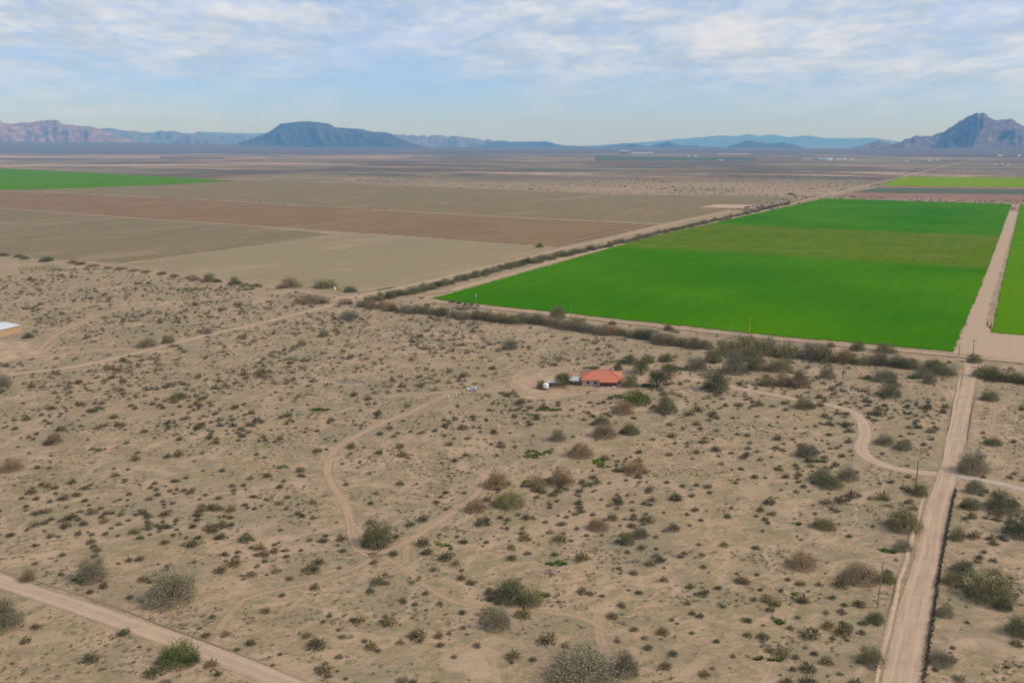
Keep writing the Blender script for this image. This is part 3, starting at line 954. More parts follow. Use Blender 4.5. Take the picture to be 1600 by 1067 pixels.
def crown_pts(r, n, low=0.0, lobes=9, hollow=0.3):
    """leaf points of an uneven crown made of several loose clumps: radius about 0.5, height 0..1"""
    az = r.uniform(0, 2 * math.pi, lobes)
    rad = 0.36 * r.uniform(0.1, 1.0, lobes) ** 0.6
    cz = np.clip(0.24 + 0.46 * np.sqrt(np.clip(1 - (rad / 0.42) ** 2, 0, 1)) * r.uniform(0.45, 1.1, lobes), 0.14, 0.82)
    sg = r.uniform(0.085, 0.16, lobes)
    wt = sg ** 2 / (sg ** 2).sum()
    which = r.choice(lobes, n, p=wt)
    c = np.stack([np.cos(az) * rad, np.sin(az) * rad, cz], 1)[which]
    d = rand_unit(r, n) * (np.abs(r.normal(0.85, 0.42, (n, 1)))) * (sg[which] * 1.25)[:, None]
    d[:, 2] *= 1.15
    p = c + d
    # loose dome that holds the clumps together
    dd = rand_unit(r, n)
    dd[:, 2] = np.abs(dd[:, 2])
    dr = 0.47 * r.uniform(0.15, 1.0, n) ** 0.5 * (1 + 0.12 * r.normal(size=n))
    lump = 0.80 + 0.30 * vnoise(np.arctan2(dd[:, 1], dd[:, 0]) * 2.2 + 9, dd[:, 2] * 4.0 + lobes, int(r.integers(0, 999)))
    dome = dd * (dr * lump)[:, None] * np.array([1, 1, 1.75])
    p = np.where((r.uniform(0, 1, n) < hollow)[:, None], dome, p)
    # thin skirt of low twigs
    k = r.uniform(0, 1, n) < (0.36 if low < 0.1 else 0.06)
    a2, r2 = r.uniform(0, 2 * math.pi, n), 0.47 * r.uniform(0, 1, n) ** 0.5
    sk = np.stack([np.cos(a2) * r2, np.sin(a2) * r2, r.uniform(0.02, 0.5, n) * (1.1 - r2 * 1.3)], 1)
    p = np.where(k[:, None], sk, p)
    p[:, 2] = np.abs(p[:, 2])
    p[:, 2] = low + p[:, 2] * (1 - low)
    return p


def leaf_tris(r, p, size, sliver=0.0, up=0.6):
    n = len(p)
    a = rand_unit(r, n)
    b = rand_unit(r, n)
    s = size * r.uniform(0.6, 1.4, (n, 1))
    v0 = p - a * s * 0.5
    v1 = p + a * s * 0.5
    v2 = p + b * s
    if sliver > 0:
        k = r.uniform(0, 1, n) < sliver
        d = p - np.array([0, 0, 0.05])
        d = d / (np.linalg.norm(d, axis=1, keepdims=True) + 1e-6) + a * 0.45 + np.array([0, 0, up])
        d /= np.linalg.norm(d, axis=1, keepdims=True)
        w = np.cross(d, b)
        w /= np.linalg.norm(w, axis=1, keepdims=True) + 1e-6
        L = size * 3.6 * r.uniform(0.6, 1.3, (n, 1))
        W = size * 0.30
        v0 = np.where(k[:, None], p - d * L * 0.5 - w * W, v0)
        v1 = np.where(k[:, None], p - d * L * 0.5 + w * W, v1)
        v2 = np.where(k[:, None], p + d * L * 0.5, v2)
    v = np.stack([v0, v1, v2], 1).reshape(-1, 3)
    v[:, 2] = np.maximum(v[:, 2], 0.004)
    return v, np.arange(3 * n).reshape(-1, 3)


def stem_geo(r, n, low, top=0.75, rad=0.02, spread=0.36):
    """n tapered limbs from the foot up into the crown (triangular prisms in three bends)"""
    V, Fc = [], []
    for i in range(n):
        az = r.uniform(0, 2 * math.pi)
        rr = spread * r.uniform(0.35, 1.0)
        end = np.array([math.cos(az) * rr, math.sin(az) * rr, top * r.uniform(0.8, 1.15)])
        base = np.array([math.cos(az) * 0.02, math.sin(az) * 0.02, 0.0])
        mid = base + (end - base) * 0.45 + np.array([0, 0, 0.08])
        if low > 0.1:
            mid = np.array([math.cos(az) * 0.05, math.sin(az) * 0.05, low])
        pts = [base, mid, end]
        rads = [rad * r.uniform(0.8, 1.2), rad * 0.6, rad * 0.15]
        o = len(V)
        for p, q in zip(pts, rads):
            for k in range(4):
                t = k * math.pi / 2
                V.append(p + np.array([math.cos(t) * q, math.sin(t) * q, 0]))
        for s in range(2):
            for k in range(4):
                a, b = o + s * 4 + k, o + s * 4 + (k + 1) % 4
                Fc.append((a, b, b + 4))
                Fc.append((a, b + 4, a + 4))
    return np.array(V), np.array(Fc)


CROWN, STEM = {}, {}
SPEC = {   # kind: (leaf count, leaf size, sliver share, low, lobes, hollow, stems)
    'grey': (5200, 0.022, 0.55, 0.0, 13, 0.5, 6),
    'olive': (5200, 0.026, 0.25, 0.0, 12, 0.5, 5),
    'brown': (4800, 0.022, 0.55, 0.0, 11, 0.5, 6),
    'dark': (5000, 0.027, 0.15, 0.0, 11, 0.55, 5),
    'green': (4400, 0.028, 0.10, 0.0, 10, 0.45, 5),
    'tree': (5200, 0.030, 0.12, 0.16, 14, 0.35, 5),
}
LEAFM = {'grey': 'l_grey', 'olive': 'l_olive', 'brown': 'l_brown', 'dark': 'l_dark', 'green': 'l_green', 'tree': 'l_dark'}
for ki, (kd, (n, s, sl, low, lb, ho, st)) in enumerate(SPEC.items()):
    for q in range(4):
        r = np.random.default_rng(100 + ki * 10 + q)
        p = crown_pts(r, n, low, lb, ho)
        v, f = leaf_tris(r, p, s, sl)
        me = np_mesh('crown', v, f, 3)
        me.materials.append(M[LEAFM[kd]])
        CROWN[kd, q] = me
        v, f = stem_geo(r, st, low, 0.6, 0.010 if low < 0.1 else 0.028, 0.25)
        me = np_mesh('trunk', v, f, 3, True)
        me.materials.append(M['bark'])
        STEM[kd, q] = me

PLANTS = []   # (x, y, radius) of the large plants


def big_plant(name, u, v, w, h, kind, label, cat, group=None, i=0):
    p = at(u, v)
    s = px_m(u, v)
    W = w / s * 1.08
    H = height_of(u, v, v - h) * 1.04
    y = p.y + W * 0.30           # the pixel marks the near foot of the crown
    x = p.x * (y / p.y)
    o = empty(name, (x, y, 0), rng.uniform(0, 6.28))
    o.scale = (W, W, H)
    q = i % 4
    link('crown', CROWN[kind, q], None, o)
    link('trunk', STEM[kind, q], None, o)
    PLANTS.append((x, y, W / 2))
    return tag(o, label, cat, group)


# (foot u, v, width px, height px, kind, description); the same order as in the photo, near to far
BIG = [
    (915, 1078, 122, 50, 'grey', 'wide grey shrub thicket cut by the bottom edge'),
    (978, 1058, 42, 40, 'grey', 'grey shrub joined to the thicket at the bottom edge'),
    (280, 1044, 66, 34, 'green', 'fresh green shrub beside the lower left road'),
    (8, 990, 60, 62, 'grey', 'tall grey shrub cut by the left edge below the road'),
    (775, 985, 48, 34, 'grey', 'rounded grey shrub below the faint right track'),
    (800, 944, 62, 30, 'dark', 'dark flat shrub at the end of the faint right track'),
    (830, 948, 40, 26, 'olive', 'olive shrub at the right side of a dark flat shrub'),
    (268, 950, 82, 56, 'grey', 'widest grey shrub above the lower left road'),
    (146, 912, 48, 46, 'grey', 'tall grey shrub left of the widest grey shrub'),
    (44, 910, 22, 22, 'brown', 'small brown shrub on the verge of the lower left road'),
    (590, 856, 52, 44, 'olive', 'big dome shrub where the sandy tracks fork'),
    (742, 802, 32, 22, 'brown', 'round brown shrub beside the track up from the fork'),
    (775, 764, 42, 26, 'brown', 'brown shrub at the upper end of the fork track'),
    (796, 794, 54, 24, 'olive', 'long low olive shrub right of a round brown one'),
    (878, 760, 44, 26, 'brown', 'brown shrub standing in bright green weeds'),
    (840, 762, 36, 18, 'brown', 'low brown shrub left in the bright green weeds'),
    (907, 716, 42, 24, 'brown', 'grey-brown shrub above the bright green weeds'),
    (872, 690, 26, 20, 'grey', 'grey shrub left of the golden shrub below the house'),
    (945, 685, 40, 24, 'brown', 'golden brown shrub below the house'),
    (985, 680, 30, 20, 'dark', 'dark shrub just right of the golden shrub'),
    (940, 664, 26, 16, 'dark', 'small dark shrub behind the golden shrub'),
    (990, 740, 42, 20, 'brown', 'low brown shrub right of the bright green weeds'),
    (935, 830, 36, 18, 'brown', 'thin brown shrub in the open sand at the centre right'),
    (980, 852, 24, 22, 'olive', 'left one of two touching shrubs in open sand'),
    (998, 842, 26, 20, 'grey', 'right one of two touching shrubs in open sand'),
    (1040, 646, 36, 30, 'olive', 'dome shrub right below the house trees'),
    (995, 634, 44, 24, 'green', 'green shrub in front of the house on the right'),
    (973, 648, 36, 22, 'brown', 'pale leafless shrub in front of the house'),
    (985, 606, 26, 24, 'olive', 'loose olive shrub touching the right house corner'),
    (1027, 607, 36, 27, 'tree', 'dark tree with a short trunk right of the house'),
    (1046, 590, 30, 22, 'tree', 'dark tree behind the short-trunked one'),
    (1002, 585, 30, 22, 'tree', 'olive tree behind the right end of the house'),
    (985, 570, 34, 16, 'green', 'dark green shrub behind the house trees'),
    (965, 579, 18, 14, 'dark', 'dark shrub peeking over the house roof'),
    (1012, 568, 22, 16, 'olive', 'olive shrub by the pale post behind the house'),
    (1040, 566, 24, 16, 'dark', 'dark shrub right of the pale post'),
    (878, 604, 28, 21, 'tree', 'brownish tree over the wooden corral'),
    (846, 608, 18, 15, 'dark', 'dark shrub left of the white water tank'),
    (797, 547, 26, 20, 'grey', 'grey shrub in the scrub left behind the house'),
    (1118, 612, 42, 40, 'dark', 'large dark shrub standing on the driveway edge'),
    (1087, 580, 36, 24, 'grey', 'pale grey shrub above the start of the driveway'),
    (1147, 585, 40, 46, 'grey', 'tallest grey shrub of the thicket right of the house'),
    (1115, 567, 30, 26, 'olive', 'olive shrub at the left end of the thicket'),
    (1135, 556, 36, 30, 'olive', 'olive shrub in the thicket behind the tallest grey one'),
    (1164, 551, 42, 32, 'olive', 'broad olive shrub on the canal side of the thicket'),
    (1194, 556, 42, 34, 'olive', 'broad olive shrub right of the thicket middle'),
    (1228, 560, 42, 30, 'olive', 'yellowish shrub at the right side of the thicket'),
    (1172, 566, 40, 26, 'olive', 'olive shrub right behind the tallest grey shrub'),
    (1180, 580, 34, 24, 'olive', 'front olive shrub of the thicket'),
    (1217, 582, 44, 24, 'olive', 'low olive shrub at the front right of the thicket'),
    (1198, 604, 28, 20, 'dark', 'dark shrub between the driveway and the thicket'),
    (1224, 604, 32, 22, 'brown', 'brown shrub by the dark one above the driveway'),
    (1248, 606, 36, 30, 'brown', 'round brown shrub above the driveway'),
    (1263, 562, 36, 30, 'grey', 'grey shrub right of the thicket'),
    (1287, 566, 36, 32, 'olive', 'olive shrub farther right of the thicket'),
    (1293, 592, 26, 22, 'grey', 'grey shrub in front of the right end of the thicket'),
    (1257, 640, 32, 20, 'olive', 'loose shrub just below the driveway'),
    (1390, 622, 36, 30, 'dark', 'dark round shrub between driveway bend and canal'),
    (1380, 598, 32, 24, 'grey', 'grey shrub behind the dark round one'),
    (1440, 592, 30, 22, 'grey', 'left grey shrub of the pair near the road head'),
    (1452, 600, 22, 20, 'grey', 'right grey shrub of the pair near the road head'),
    (1546, 627, 28, 18, 'olive', 'olive shrub right of the upper straight road'),
    (1551, 697, 28, 14, 'olive', 'low shrub on the grass right of the straight road'),
    (1520, 742, 50, 40, 'grey', 'big grey shrub at the road crossing'),
    (1260, 716, 34, 26, 'grey', 'grey shrub with green weeds left of the driveway bend'),
    (1282, 754, 36, 24, 'grey', 'grey shrub left of a low dark shrub pair'),
    (1296, 764, 44, 18, 'dark', 'low dark shrub below the driveway bend'),
    (1326, 752, 34, 22, 'grey', 'dull grey shrub right of the low dark one'),
    (1381, 696, 30, 18, 'grey', 'left grey shrub inside the driveway bend'),
    (1410, 704, 28, 18, 'grey', 'right grey shrub inside the driveway bend'),
    (1393, 592, 18, 12, 'dark', 'small dark shrub under the canal row'),
    (1436, 776, 26, 22, 'olive', 'shrub at the foot of the dark utility pole'),
    (1523, 772, 30, 22, 'grey', 'grey shrub below the pale gravel lane'),
    (1566, 802, 56, 32, 'dark', 'broad dark shrub below the pale gravel lane'),
    (1590, 842, 50, 36, 'dark', 'dark shrub cut by the right edge'),
    (1515, 797, 28, 20, 'dark', 'dark shrub close right of the straight road'),
    (1545, 944, 80, 46, 'olive', 'largest olive shrub right of the straight road'),
    (1566, 955, 28, 22, 'dark', 'small dark shrub at the foot of the largest olive one'),
    (1592, 996, 42, 30, 'dark', 'dark green shrub at the right edge lower down'),
    (1412, 832, 58, 36, 'olive', 'olive shrub touching the left side of the straight road'),
    (1410, 862, 30, 18, 'grey', 'grey shrub left of the straight road bank'),
    (1345, 914, 62, 28, 'brown', 'dark brown twiggy shrub left of the pale pole'),
    (1386, 912, 28, 18, 'dark', 'dark shrub right beside the pale pole'),
    (1367, 974, 28, 18, 'dark', 'dark shrub below the foot of the pale pole'),
    (1360, 1040, 40, 26, 'olive', 'olive shrub at the lower left road bank'),
    (1253, 892, 44, 28, 'brown', 'brown dome shrub left of the pale pole'),
    (1288, 828, 36, 18, 'olive', 'olive shrub in the sand below the driveway'),
    (1503, 898, 36, 22, 'dark', 'left one of the dark shrubs beside the road bank'),
    (1486, 915, 30, 22, 'olive', 'olive shrub on the dark road bank'),
    (1475, 965, 30, 20, 'grey', 'grey shrub right of the dark road bank'),
    (1495, 845, 24, 24, 'olive', 'olive shrub at the top of the dark road bank'),
    (1468, 1042, 40, 22, 'grey', 'grey shrub low beside the dark road bank'),
    (85, 694, 28, 18, 'brown', 'brown shrub in the open scrub at the left'),
    (18, 738, 38, 20, 'brown', 'brown shrub cut by the left edge'),
    (5, 605, 28, 24, 'grey', 'grey shrub at the left edge below the sandy drive'),
    (45, 529, 18, 10, 'dark', 'dark shrub at the corner of the tan building'),
    (230, 543, 32, 18, 'grey', 'left shrub of the pair on the sandy track'),
    (263, 537, 20, 16, 'olive', 'right shrub of the pair on the sandy track'),
    (325, 522, 14, 13, 'grey', 'lone grey shrub on the upper sandy track'),
    (280, 625, 30, 12, 'dark', 'dark low shrub in the scrub at the left'),
    (328, 441, 22, 17, 'dark', 'left round dark bush by the far track'),
    (367, 445, 22, 13, 'dark', 'right round dark bush by the far track'),
    (455, 450, 36, 17, 'brown', 'brown bush left of the pump site'),
    (508, 451, 38, 16, 'olive', 'olive bush behind the pump site poles'),
    (488, 475, 60, 14, 'brown', 'long brown bush in the fork of the far tracks'),
    (540, 476, 26, 10, 'brown', 'low brown bush at the field corner'),
    (548, 457, 24, 10, 'dark', 'dark bush on the sandy field corner'),
    (505, 527, 18, 14, 'grey', 'right of two grey ball shrubs'),
    (471, 541, 17, 12, 'grey', 'left of two grey ball shrubs'),
    (546, 499, 34, 15, 'grey', 'grey shrub below the corner of the canal row'),
    (871, 499, 26, 26, 'olive', 'tall olive tree against the green field'),
    (1045, 517, 17, 12, 'dark', 'dark bush by the canal above the house'),
    (957, 508, 14, 8, 'dark', 'small dark bush on the canal track'),
    (1298, 543, 15, 9, 'dark', 'small dark bush on the field road'),
    (1339, 549, 25, 18, 'dark', 'left dark bush on the right part of the field road'),
    (1384, 553, 34, 18, 'dark', 'right dark bush on the right part of the field road'),
    (1522, 568, 25, 16, 'green', 'green bush at the head of the straight road'),
    (843, 387, 14, 8, 'dark', 'dark bush at the end of the brown furrows'),
    (1236, 305, 14, 4, 'dark', 'dark far bush at the end of the olive field'),
]
for i, (u, v, w, h, kd, lab) in enumerate(BIG):
    nm = 'desert_tree' if kd == 'tree' or 'tree' in lab else 'desert_shrub'
    big_plant(nm, u, v, w, h, kd, lab, 'tree' if nm == 'desert_tree' else 'shrub', 'large desert shrubs and trees', i)

ONES = ['', 'first', 'second', 'third', 'fourth', 'fifth', 'sixth', 'seventh', 'eighth', 'ninth', 'tenth', 'eleventh', 'twelfth', 'thirteenth',
        'fourteenth', 'fifteenth', 'sixteenth', 'seventeenth', 'eighteenth', 'nineteenth']
TENS = {20: ('twentieth', 'twenty'), 30: ('thirtieth', 'thirty'), 40: ('fortieth', 'forty'), 50: ('fiftieth', 'fifty'), 60: ('sixtieth', 'sixty'),
        70: ('seventieth', 'seventy'), 80: ('eightieth', 'eighty'), 90: ('ninetieth', 'ninety')}


def ordinal(n):
    if n < 20:
        return ONES[n]
    t = n // 10 * 10
    return TENS[t][0] if n == t else TENS[t][1] + '-' + ONES[n - t]


def row(px, step, wpx, hpx, kinds, label, group, seed, jit=0.25):
    """a row of bushes along a line in photo pixels; sizes at the first and last point"""
    r = random.Random(seed)
    pts = [(px[0][0], px[0][1])]
    total = sum(math.hypot(b[0] - a[0], b[1] - a[1]) for a, b in zip(px[:-1], px[1:]))
    pos, k, seg, done = 0.0, 0, 0, 0.0
    while pos < total:
        f = pos / total
        # walk along
        d, s = pos, 0
        while s < len(px) - 1:
            ln = math.hypot(px[s + 1][0] - px[s][0], px[s + 1][1] - px[s][1])
            if d <= ln or s == len(px) - 2:
                break
            d -= ln
            s += 1
        t = min(1, d / ln)
        u = px[s][0] + (px[s + 1][0] - px[s][0]) * t
        v = px[s][1] + (px[s + 1][1] - px[s][1]) * t
        w = (wpx[0] + (wpx[1] - wpx[0]) * f) * r.uniform(0.75, 1.3)
        h = (hpx[0] + (hpx[1] - hpx[0]) * f) * r.uniform(0.75, 1.25)
        k += 1
        big_plant('hedge_bush', u + r.uniform(-1, 1) * w * jit, v + r.uniform(-1, 1) * h * 0.12, w, h, r.choice(kinds), label.format(ordinal(k)), 'bush', group, r.randrange(4))
        pos += (step[0] + (step[1] - step[0]) * f) * r.uniform(0.8, 1.2)


row([(566, 480), (600, 484), (650, 491), (700, 496), (760, 502), (820, 506), (870, 512), (920, 518), (960, 524), (1010, 532), (1060, 541), (1104, 547)],
    (10, 15), (20, 30), (14, 19), ['grey', 'olive', 'olive', 'brown', 'grey'], '{} bush from the left in the row below the canal', 'bush row below the canal', 3)
row([(1312, 566), (1350, 570), (1400, 576), (1440, 580), (1488, 587)], (17, 18), (32, 32), (20, 20), ['olive', 'grey', 'dark', 'olive', 'brown'],
    '{} bush from the thicket in the row ending at the straight road', 'bush row ending at the road', 5)
row([(1540, 593), (1580, 597), (1625, 602)], (18, 20), (34, 34), (20, 20), ['olive', 'dark', 'grey'], '{} bush right of the road head in the row', 'bush row right of the road', 6)
row([(578, 474), (620, 464), (660, 456), (700, 446), (760, 429), (820, 414), (880, 401), (960, 383.5), (1040, 364), (1120, 346), (1200, 327), (1232, 319)],
    (11, 6), (20, 9.5), (13, 5), ['olive', 'olive', 'green', 'grey', 'olive'], '{} bush from the near end of the long field hedge', 'long hedge beside the green field', 8, 0.15)
row([(590, 470), (640, 459.5), (700, 443.5), (780, 422), (850, 405.5)], (15, 12), (15, 12), (9, 8), ['dark', 'olive'], '{} dark bush from the near end in the front of the long hedge', 'long hedge beside the green field', 9, 0.4)
row([(706, 474), (722, 476.5), (740, 478), (752, 479)], (11, 10), (12, 9), (6, 5), ['dark'], '{} small dark bush at the canal head by the field corner', 'dark bushes at the canal head', 10)
row([(2, 401), (60, 407), (130, 415), (200, 424), (280, 434), (400, 448), (440, 452)], (20, 22), (18, 18), (5.5, 6), ['dark', 'olive', 'brown'], '{} low bush from the left along the far left track', 'low bushes along the far left track', 12, 0.6)

# ------------------------------------------------------------------ small desert bushes
TM = []
for q in range(6):
    r = np.random.default_rng(500 + q)
    p = crown_pts(r, 210, 0.0, 5, 0.72)
    v, f = leaf_tris(r, p, 0.105, 0.25)
    sv, sf = stem_geo(r, 4, 0.0, 0.7, 0.012)
    TM.append((np.vstack([v, sv]), np.vstack([f, sf + len(v)]), len(v), len(f)))
CREO = []
for v, f, nv, nf in TM:
    me = np_mesh('creosote_bush', v, f, 3, mat_idx=[0] * nf + [1] * (len(f) - nf))
    me.materials.append(M['creosote'])
    me.materials.append(M['bark'])
    CREO.append(me)
TL = []      # light templates for the far mass
for q in range(5):
    r = np.random.default_rng(600 + q)
    v, f = leaf_tris(r, crown_pts(r, 56, 0.0, 4, 0.75), 0.18, 0.12)
    TL.append((v, f))
TF = []      # farthest
for q in range(4):
    r = np.random.default_rng(650 + q)
    v, f = leaf_tris(r, crown_pts(r, 16, 0.0, 3, 0.7), 0.36)
    TF.append((v, f))
TG = []      # weed and grass tufts: upright blades
for q in range(5):
    r = np.random.default_rng(680 + q)
    n = 12
    a = r.uniform(0, 6.28, n)
    rad = r.uniform(0.05, 0.5, n)
    b = np.stack([np.cos(a) * rad, np.sin(a) * rad, np.zeros(n)], 1)
    tip = b + np.stack([np.cos(a) * 0.25, np.sin(a) * 0.25, r.uniform(0.4, 1.0, n)], 1)
    s = np.stack([-np.sin(a), np.cos(a), np.zeros(n)], 1) * 0.16
    v = np.stack([b - s, b + s, tip], 1).reshape(-1, 3)
    TG.append((v, np.arange(3 * n).reshape(-1, 3)))


def scatter_mesh(name, tmpl, x, y, w, h, col, mat, label, cat, r, z=None):
    """join many small plants into one mesh of kind stuff"""
    VV, FF, CC, base = [], [], [], 0
    which = r.integers(0, len(tmpl), len(x))
    ang = r.uniform(0, 6.283, len(x))
    for q in range(len(tmpl)):
        k = np.where(which == q)[0]
        if not len(k):
            continue
        tv, tf = tmpl[q][0], tmpl[q][1]
        c, s = np.cos(ang[k])[:, None], np.sin(ang[k])[:, None]
        X = (tv[None, :, 0] * c - tv[None, :, 1] * s) * w[k][:, None] + x[k][:, None]
        Y = (tv[None, :, 0] * s + tv[None, :, 1] * c) * w[k][:, None] + y[k][:, None]
        Z = tv[None, :, 2] * h[k][:, None] + (0 if z is None else z[k][:, None])
        VV.append(np.stack([X, Y, Z], -1).reshape(-1, 3))
        FF.append((tf[None] + (np.arange(len(k)) * len(tv))[:, None, None]).reshape(-1, 3) + base)
        CC.append(np.repeat(col[k], len(tv), 0))
        base += len(k) * len(tv)
    C = np.vstack(CC)
    me = np_mesh(name, np.vstack(VV), np.vstack(FF), 3, col=np.hstack([C, np.ones((len(C), 1))]))
    return tag(link(name, me, mat), label, cat, kind='stuff')


def free_ground(x, y, road=0.9, big=0.6):
    ok = np.ones(len(x), bool)
    for line, hw in ROADS:
        ok &= seg_dist(x, y, line) > hw * road + 0.4
    for poly in FIELDS.values():
        ok &= ~in_poly(x, y, poly)
    for bx, by, br in PLANTS:
        ok &= (x - bx) ** 2 + (y - by) ** 2 > (br * big) ** 2
    return ok


# the desert in front of the fields, in ground coordinates
DES = [at(u, v) for u, v in [(-250, 1150), (1850, 1150), (1850, 592), (1490, 566), (1200, 534), (880, 499), (700, 478), (560, 464), (400, 447), (180, 422), (0, 402), (-400, 360)]]
DESP = [(p.x, p.y) for p in DES]
HOUSE_YARD = [(at(u, v).x, at(u, v).y) for u, v in [(797, 604), (812, 584), (845, 579), (985, 579), (990, 612), (905, 619), (850, 626), (812, 622)]]
TANYARD = [(at(u, v).x, at(u, v).y) for u, v in [(-80, 500), (40, 503), (70, 540), (80, 555), (30, 565), (-80, 575)]]


def sample(n, seed, ymax=900):
    r = np.random.default_rng(seed)
    x = r.uniform(-480, 520, n)
    y = r.uniform(120, ymax, n)
    k = in_poly(x, y, DESP) & ~in_poly(x, y, HOUSE_YARD) & ~in_poly(x, y, TANYARD)
    return x[k], y[k], r


x, y, r = sample(40000, 21)
dn = fbm(x / 42, y / 42, 4, 3)
ok = (r.uniform(0, 1, len(x)) < np.clip((dn - 0.33) * 3.0, 0.16, 0.98)) & free_ground(x, y)
u, v = proj(x, y)
ok &= (u > -60) & (u < 1660) & (v < 1110)
grass = in_poly(x, y, [(at(a, b).x, at(a, b).y) for a, b in [(1530, 600), (1700, 610), (1700, 745), (1500, 735)]])
ok &= ~(grass & (r.uniform(0, 1, len(x)) < 0.75))
x, y, u, v = x[ok], y[ok], u[ok], v[ok]
wv = np.clip(r.lognormal(math.log(2.35), 0.42, len(x)), 0.7, 5.6)
# thin out overlaps on a coarse grid
cell = {}
keep = []
for i in np.argsort(-wv):
    c = (int(x[i] // 3.3), int(y[i] // 3.3))
    if c in cell:
        continue
    cell[c] = 1
    keep.append(i)
keep = np.array(keep)
x, y, u, v, wv = x[keep], y[keep], u[keep], v[keep], wv[keep]
hv = wv * r.uniform(0.42, 0.66, len(x))
seen = (u > 6) & (u < 1594) & (v < 1060) & (u >= 0)
size_px = wv * F / (y * CP + CH * SP) * np.where(seen, 1, 0)
order = np.argsort(-size_px)
top = order[:300]
rest = order[300:]

# landmarks that the labels of the single bushes refer to
MARKS = []
for (bu, bv, bw, bh, kd, lab), (bx, by, br) in zip(BIG, PLANTS[:len(BIG)]):
    MARKS.append((bx, by, lab))
for mu, mv, t in [(590, 870, 'fork of the sandy tracks'), (1371, 949, 'foot of the pale utility pole'), (737, 611, 'white car'), (120, 950, 'lower left dirt road at its upper end'),
                  (420, 1058, 'lower left dirt road at the bottom edge'), (1410, 1060, 'straight road at the bottom edge'), (511, 730, 'leftmost bend of the curving track'), (1345, 700, 'inner bend of the driveway'),
                  (340, 985, 'end of the faint left track'), (950, 1040, 'bare sandy run at the bottom'), (1480, 742, 'road crossing'), (670, 905, 'faint right track'), (400, 930, 'faint left track'),
                  (713, 826, 'grey pile of dead branches'), (1004, 878, 'dark pile of dead branches')]:
    p = at(mu, mv)
    MARKS.append((p.x, p.y, t))
mx = np.array([m[0] for m in MARKS])
my = np.array([m[1] for m in MARKS])
mu_, mv_ = proj(mx, my)
DU, DV = u[:, None] - mu_[None], v[:, None] - mv_[None]
D = np.hypot(DU, DV)
SEC = np.where(np.abs(DU) > np.abs(DV), np.where(DU < 0, 0, 1), np.where(DV < 0, 2, 3))
RANK = np.full(D.shape, 999)
vis = (u > -10) & (u < 1610) & (v < 1075)
for q in range(4):                         # place of each bush from each landmark, by side, among all small bushes
    for m in range(len(MARKS)):
        k = np.where((SEC[:, m] == q) & vis)[0]
        RANK[k[np.argsort(D[k, m])], m] = np.arange(len(k))
SIDE = ['left of', 'right of', 'above', 'below']
for m, mk in enumerate(MARKS):
    if len(mk[2].split()) > 9:
        RANK[:, m] = 998
for n_, i in enumerate(top):
    o = bpy.data.objects.new('creosote_bush', CREO[int(r.integers(0, len(CREO)))])
    COL.objects.link(o)
    o.location = (x[i], y[i], 0)
    o.rotation_euler = (0, 0, float(r.uniform(0, 6.28)))
    o.scale = (wv[i], wv[i] * float(r.uniform(0.8, 1.15)), hv[i])
    m = int(np.argmin(RANK[i] + D[i] / 60.0))
    lab = 'small creosote bush %s %s the %s' % (ordinal(int(RANK[i][m]) + 1), SIDE[SEC[i, m]], MARKS[m][2])
    tag(o, lab, 'bush', 'small creosote bushes on the open sand')

GREENS = np.array([(0.110, 0.098, 0.050), (0.145, 0.120, 0.070), (0.092, 0.092, 0.044), (0.180, 0.138, 0.086), (0.130, 0.122, 0.064)])


def tints(r, n, pal=GREENS):
    return pal[r.integers(0, len(pal), n)] * r.uniform(0.75, 1.25, (n, 1))


near = rest[(y[rest] < 420)]
farr = rest[(y[rest] >= 420)]
scatter_mesh('small_bushes', TM, x[near], y[near], wv[near], hv[near], tints(r, len(near)), M['scrub'], 'small olive bushes strewn over the near sand', 'bushes', r)
scatter_mesh('small_bushes', TL, x[farr], y[farr], wv[farr], hv[farr], tints(r, len(farr)), M['scrub'], 'small olive bushes strewn over the sand towards the fields', 'bushes', r)

# tiny bushlets and dry grass
x2, y2, r2 = sample(26000, 33, 800)
dn = fbm(x2 / 45, y2 / 45, 4, 9)
ok = (r2.uniform(0, 1, len(x2)) < np.clip((dn - 0.28) * 2.2, 0.1, 1)) & free_ground(x2, y2, 1.0, 0.3)
u2, v2 = proj(x2, y2)
ok &= (u2 > -40) & (u2 < 1640) & (v2 < 1100)
x2, y2 = x2[ok], y2[ok]
w2 = np.clip(r2.lognormal(math.log(0.55), 0.4, len(x2)), 0.25, 1.3)
scatter_mesh('ground_scrub', TF, x2, y2, w2, w2 * 0.6, tints(r2, len(x2)), M['scrub'], 'tiny scrub plants dotted over the sand', 'scrub', r2)

x3, y3, r3 = sample(140000, 35, 640)
dn = fbm(x3 / 25 + 7, y3 / 12, 5, 19)
ok = (r3.uniform(0, 1, len(x3)) < np.clip((dn - 0.45) * 4, 0.0, 1)) & free_ground(x3, y3, 1.0, 0.1)
u3, v3 = proj(x3, y3)
ok &= (u3 > -40) & (u3 < 1640) & (v3 < 1100)
x3, y3 = x3[ok], y3[ok]
w3 = r3.uniform(0.4, 1.0, len(x3))
pal = np.array([(0.19, 0.160, 0.090), (0.15, 0.136, 0.072), (0.22, 0.178, 0.105), (0.125, 0.122, 0.062)])
scatter_mesh('dry_grass', TG, x3, y3, w3 * 1.4, w3 * 0.35, tints(r3, len(x3), pal), M['weed'], 'thin dry grass on the sand', 'grass', r3)

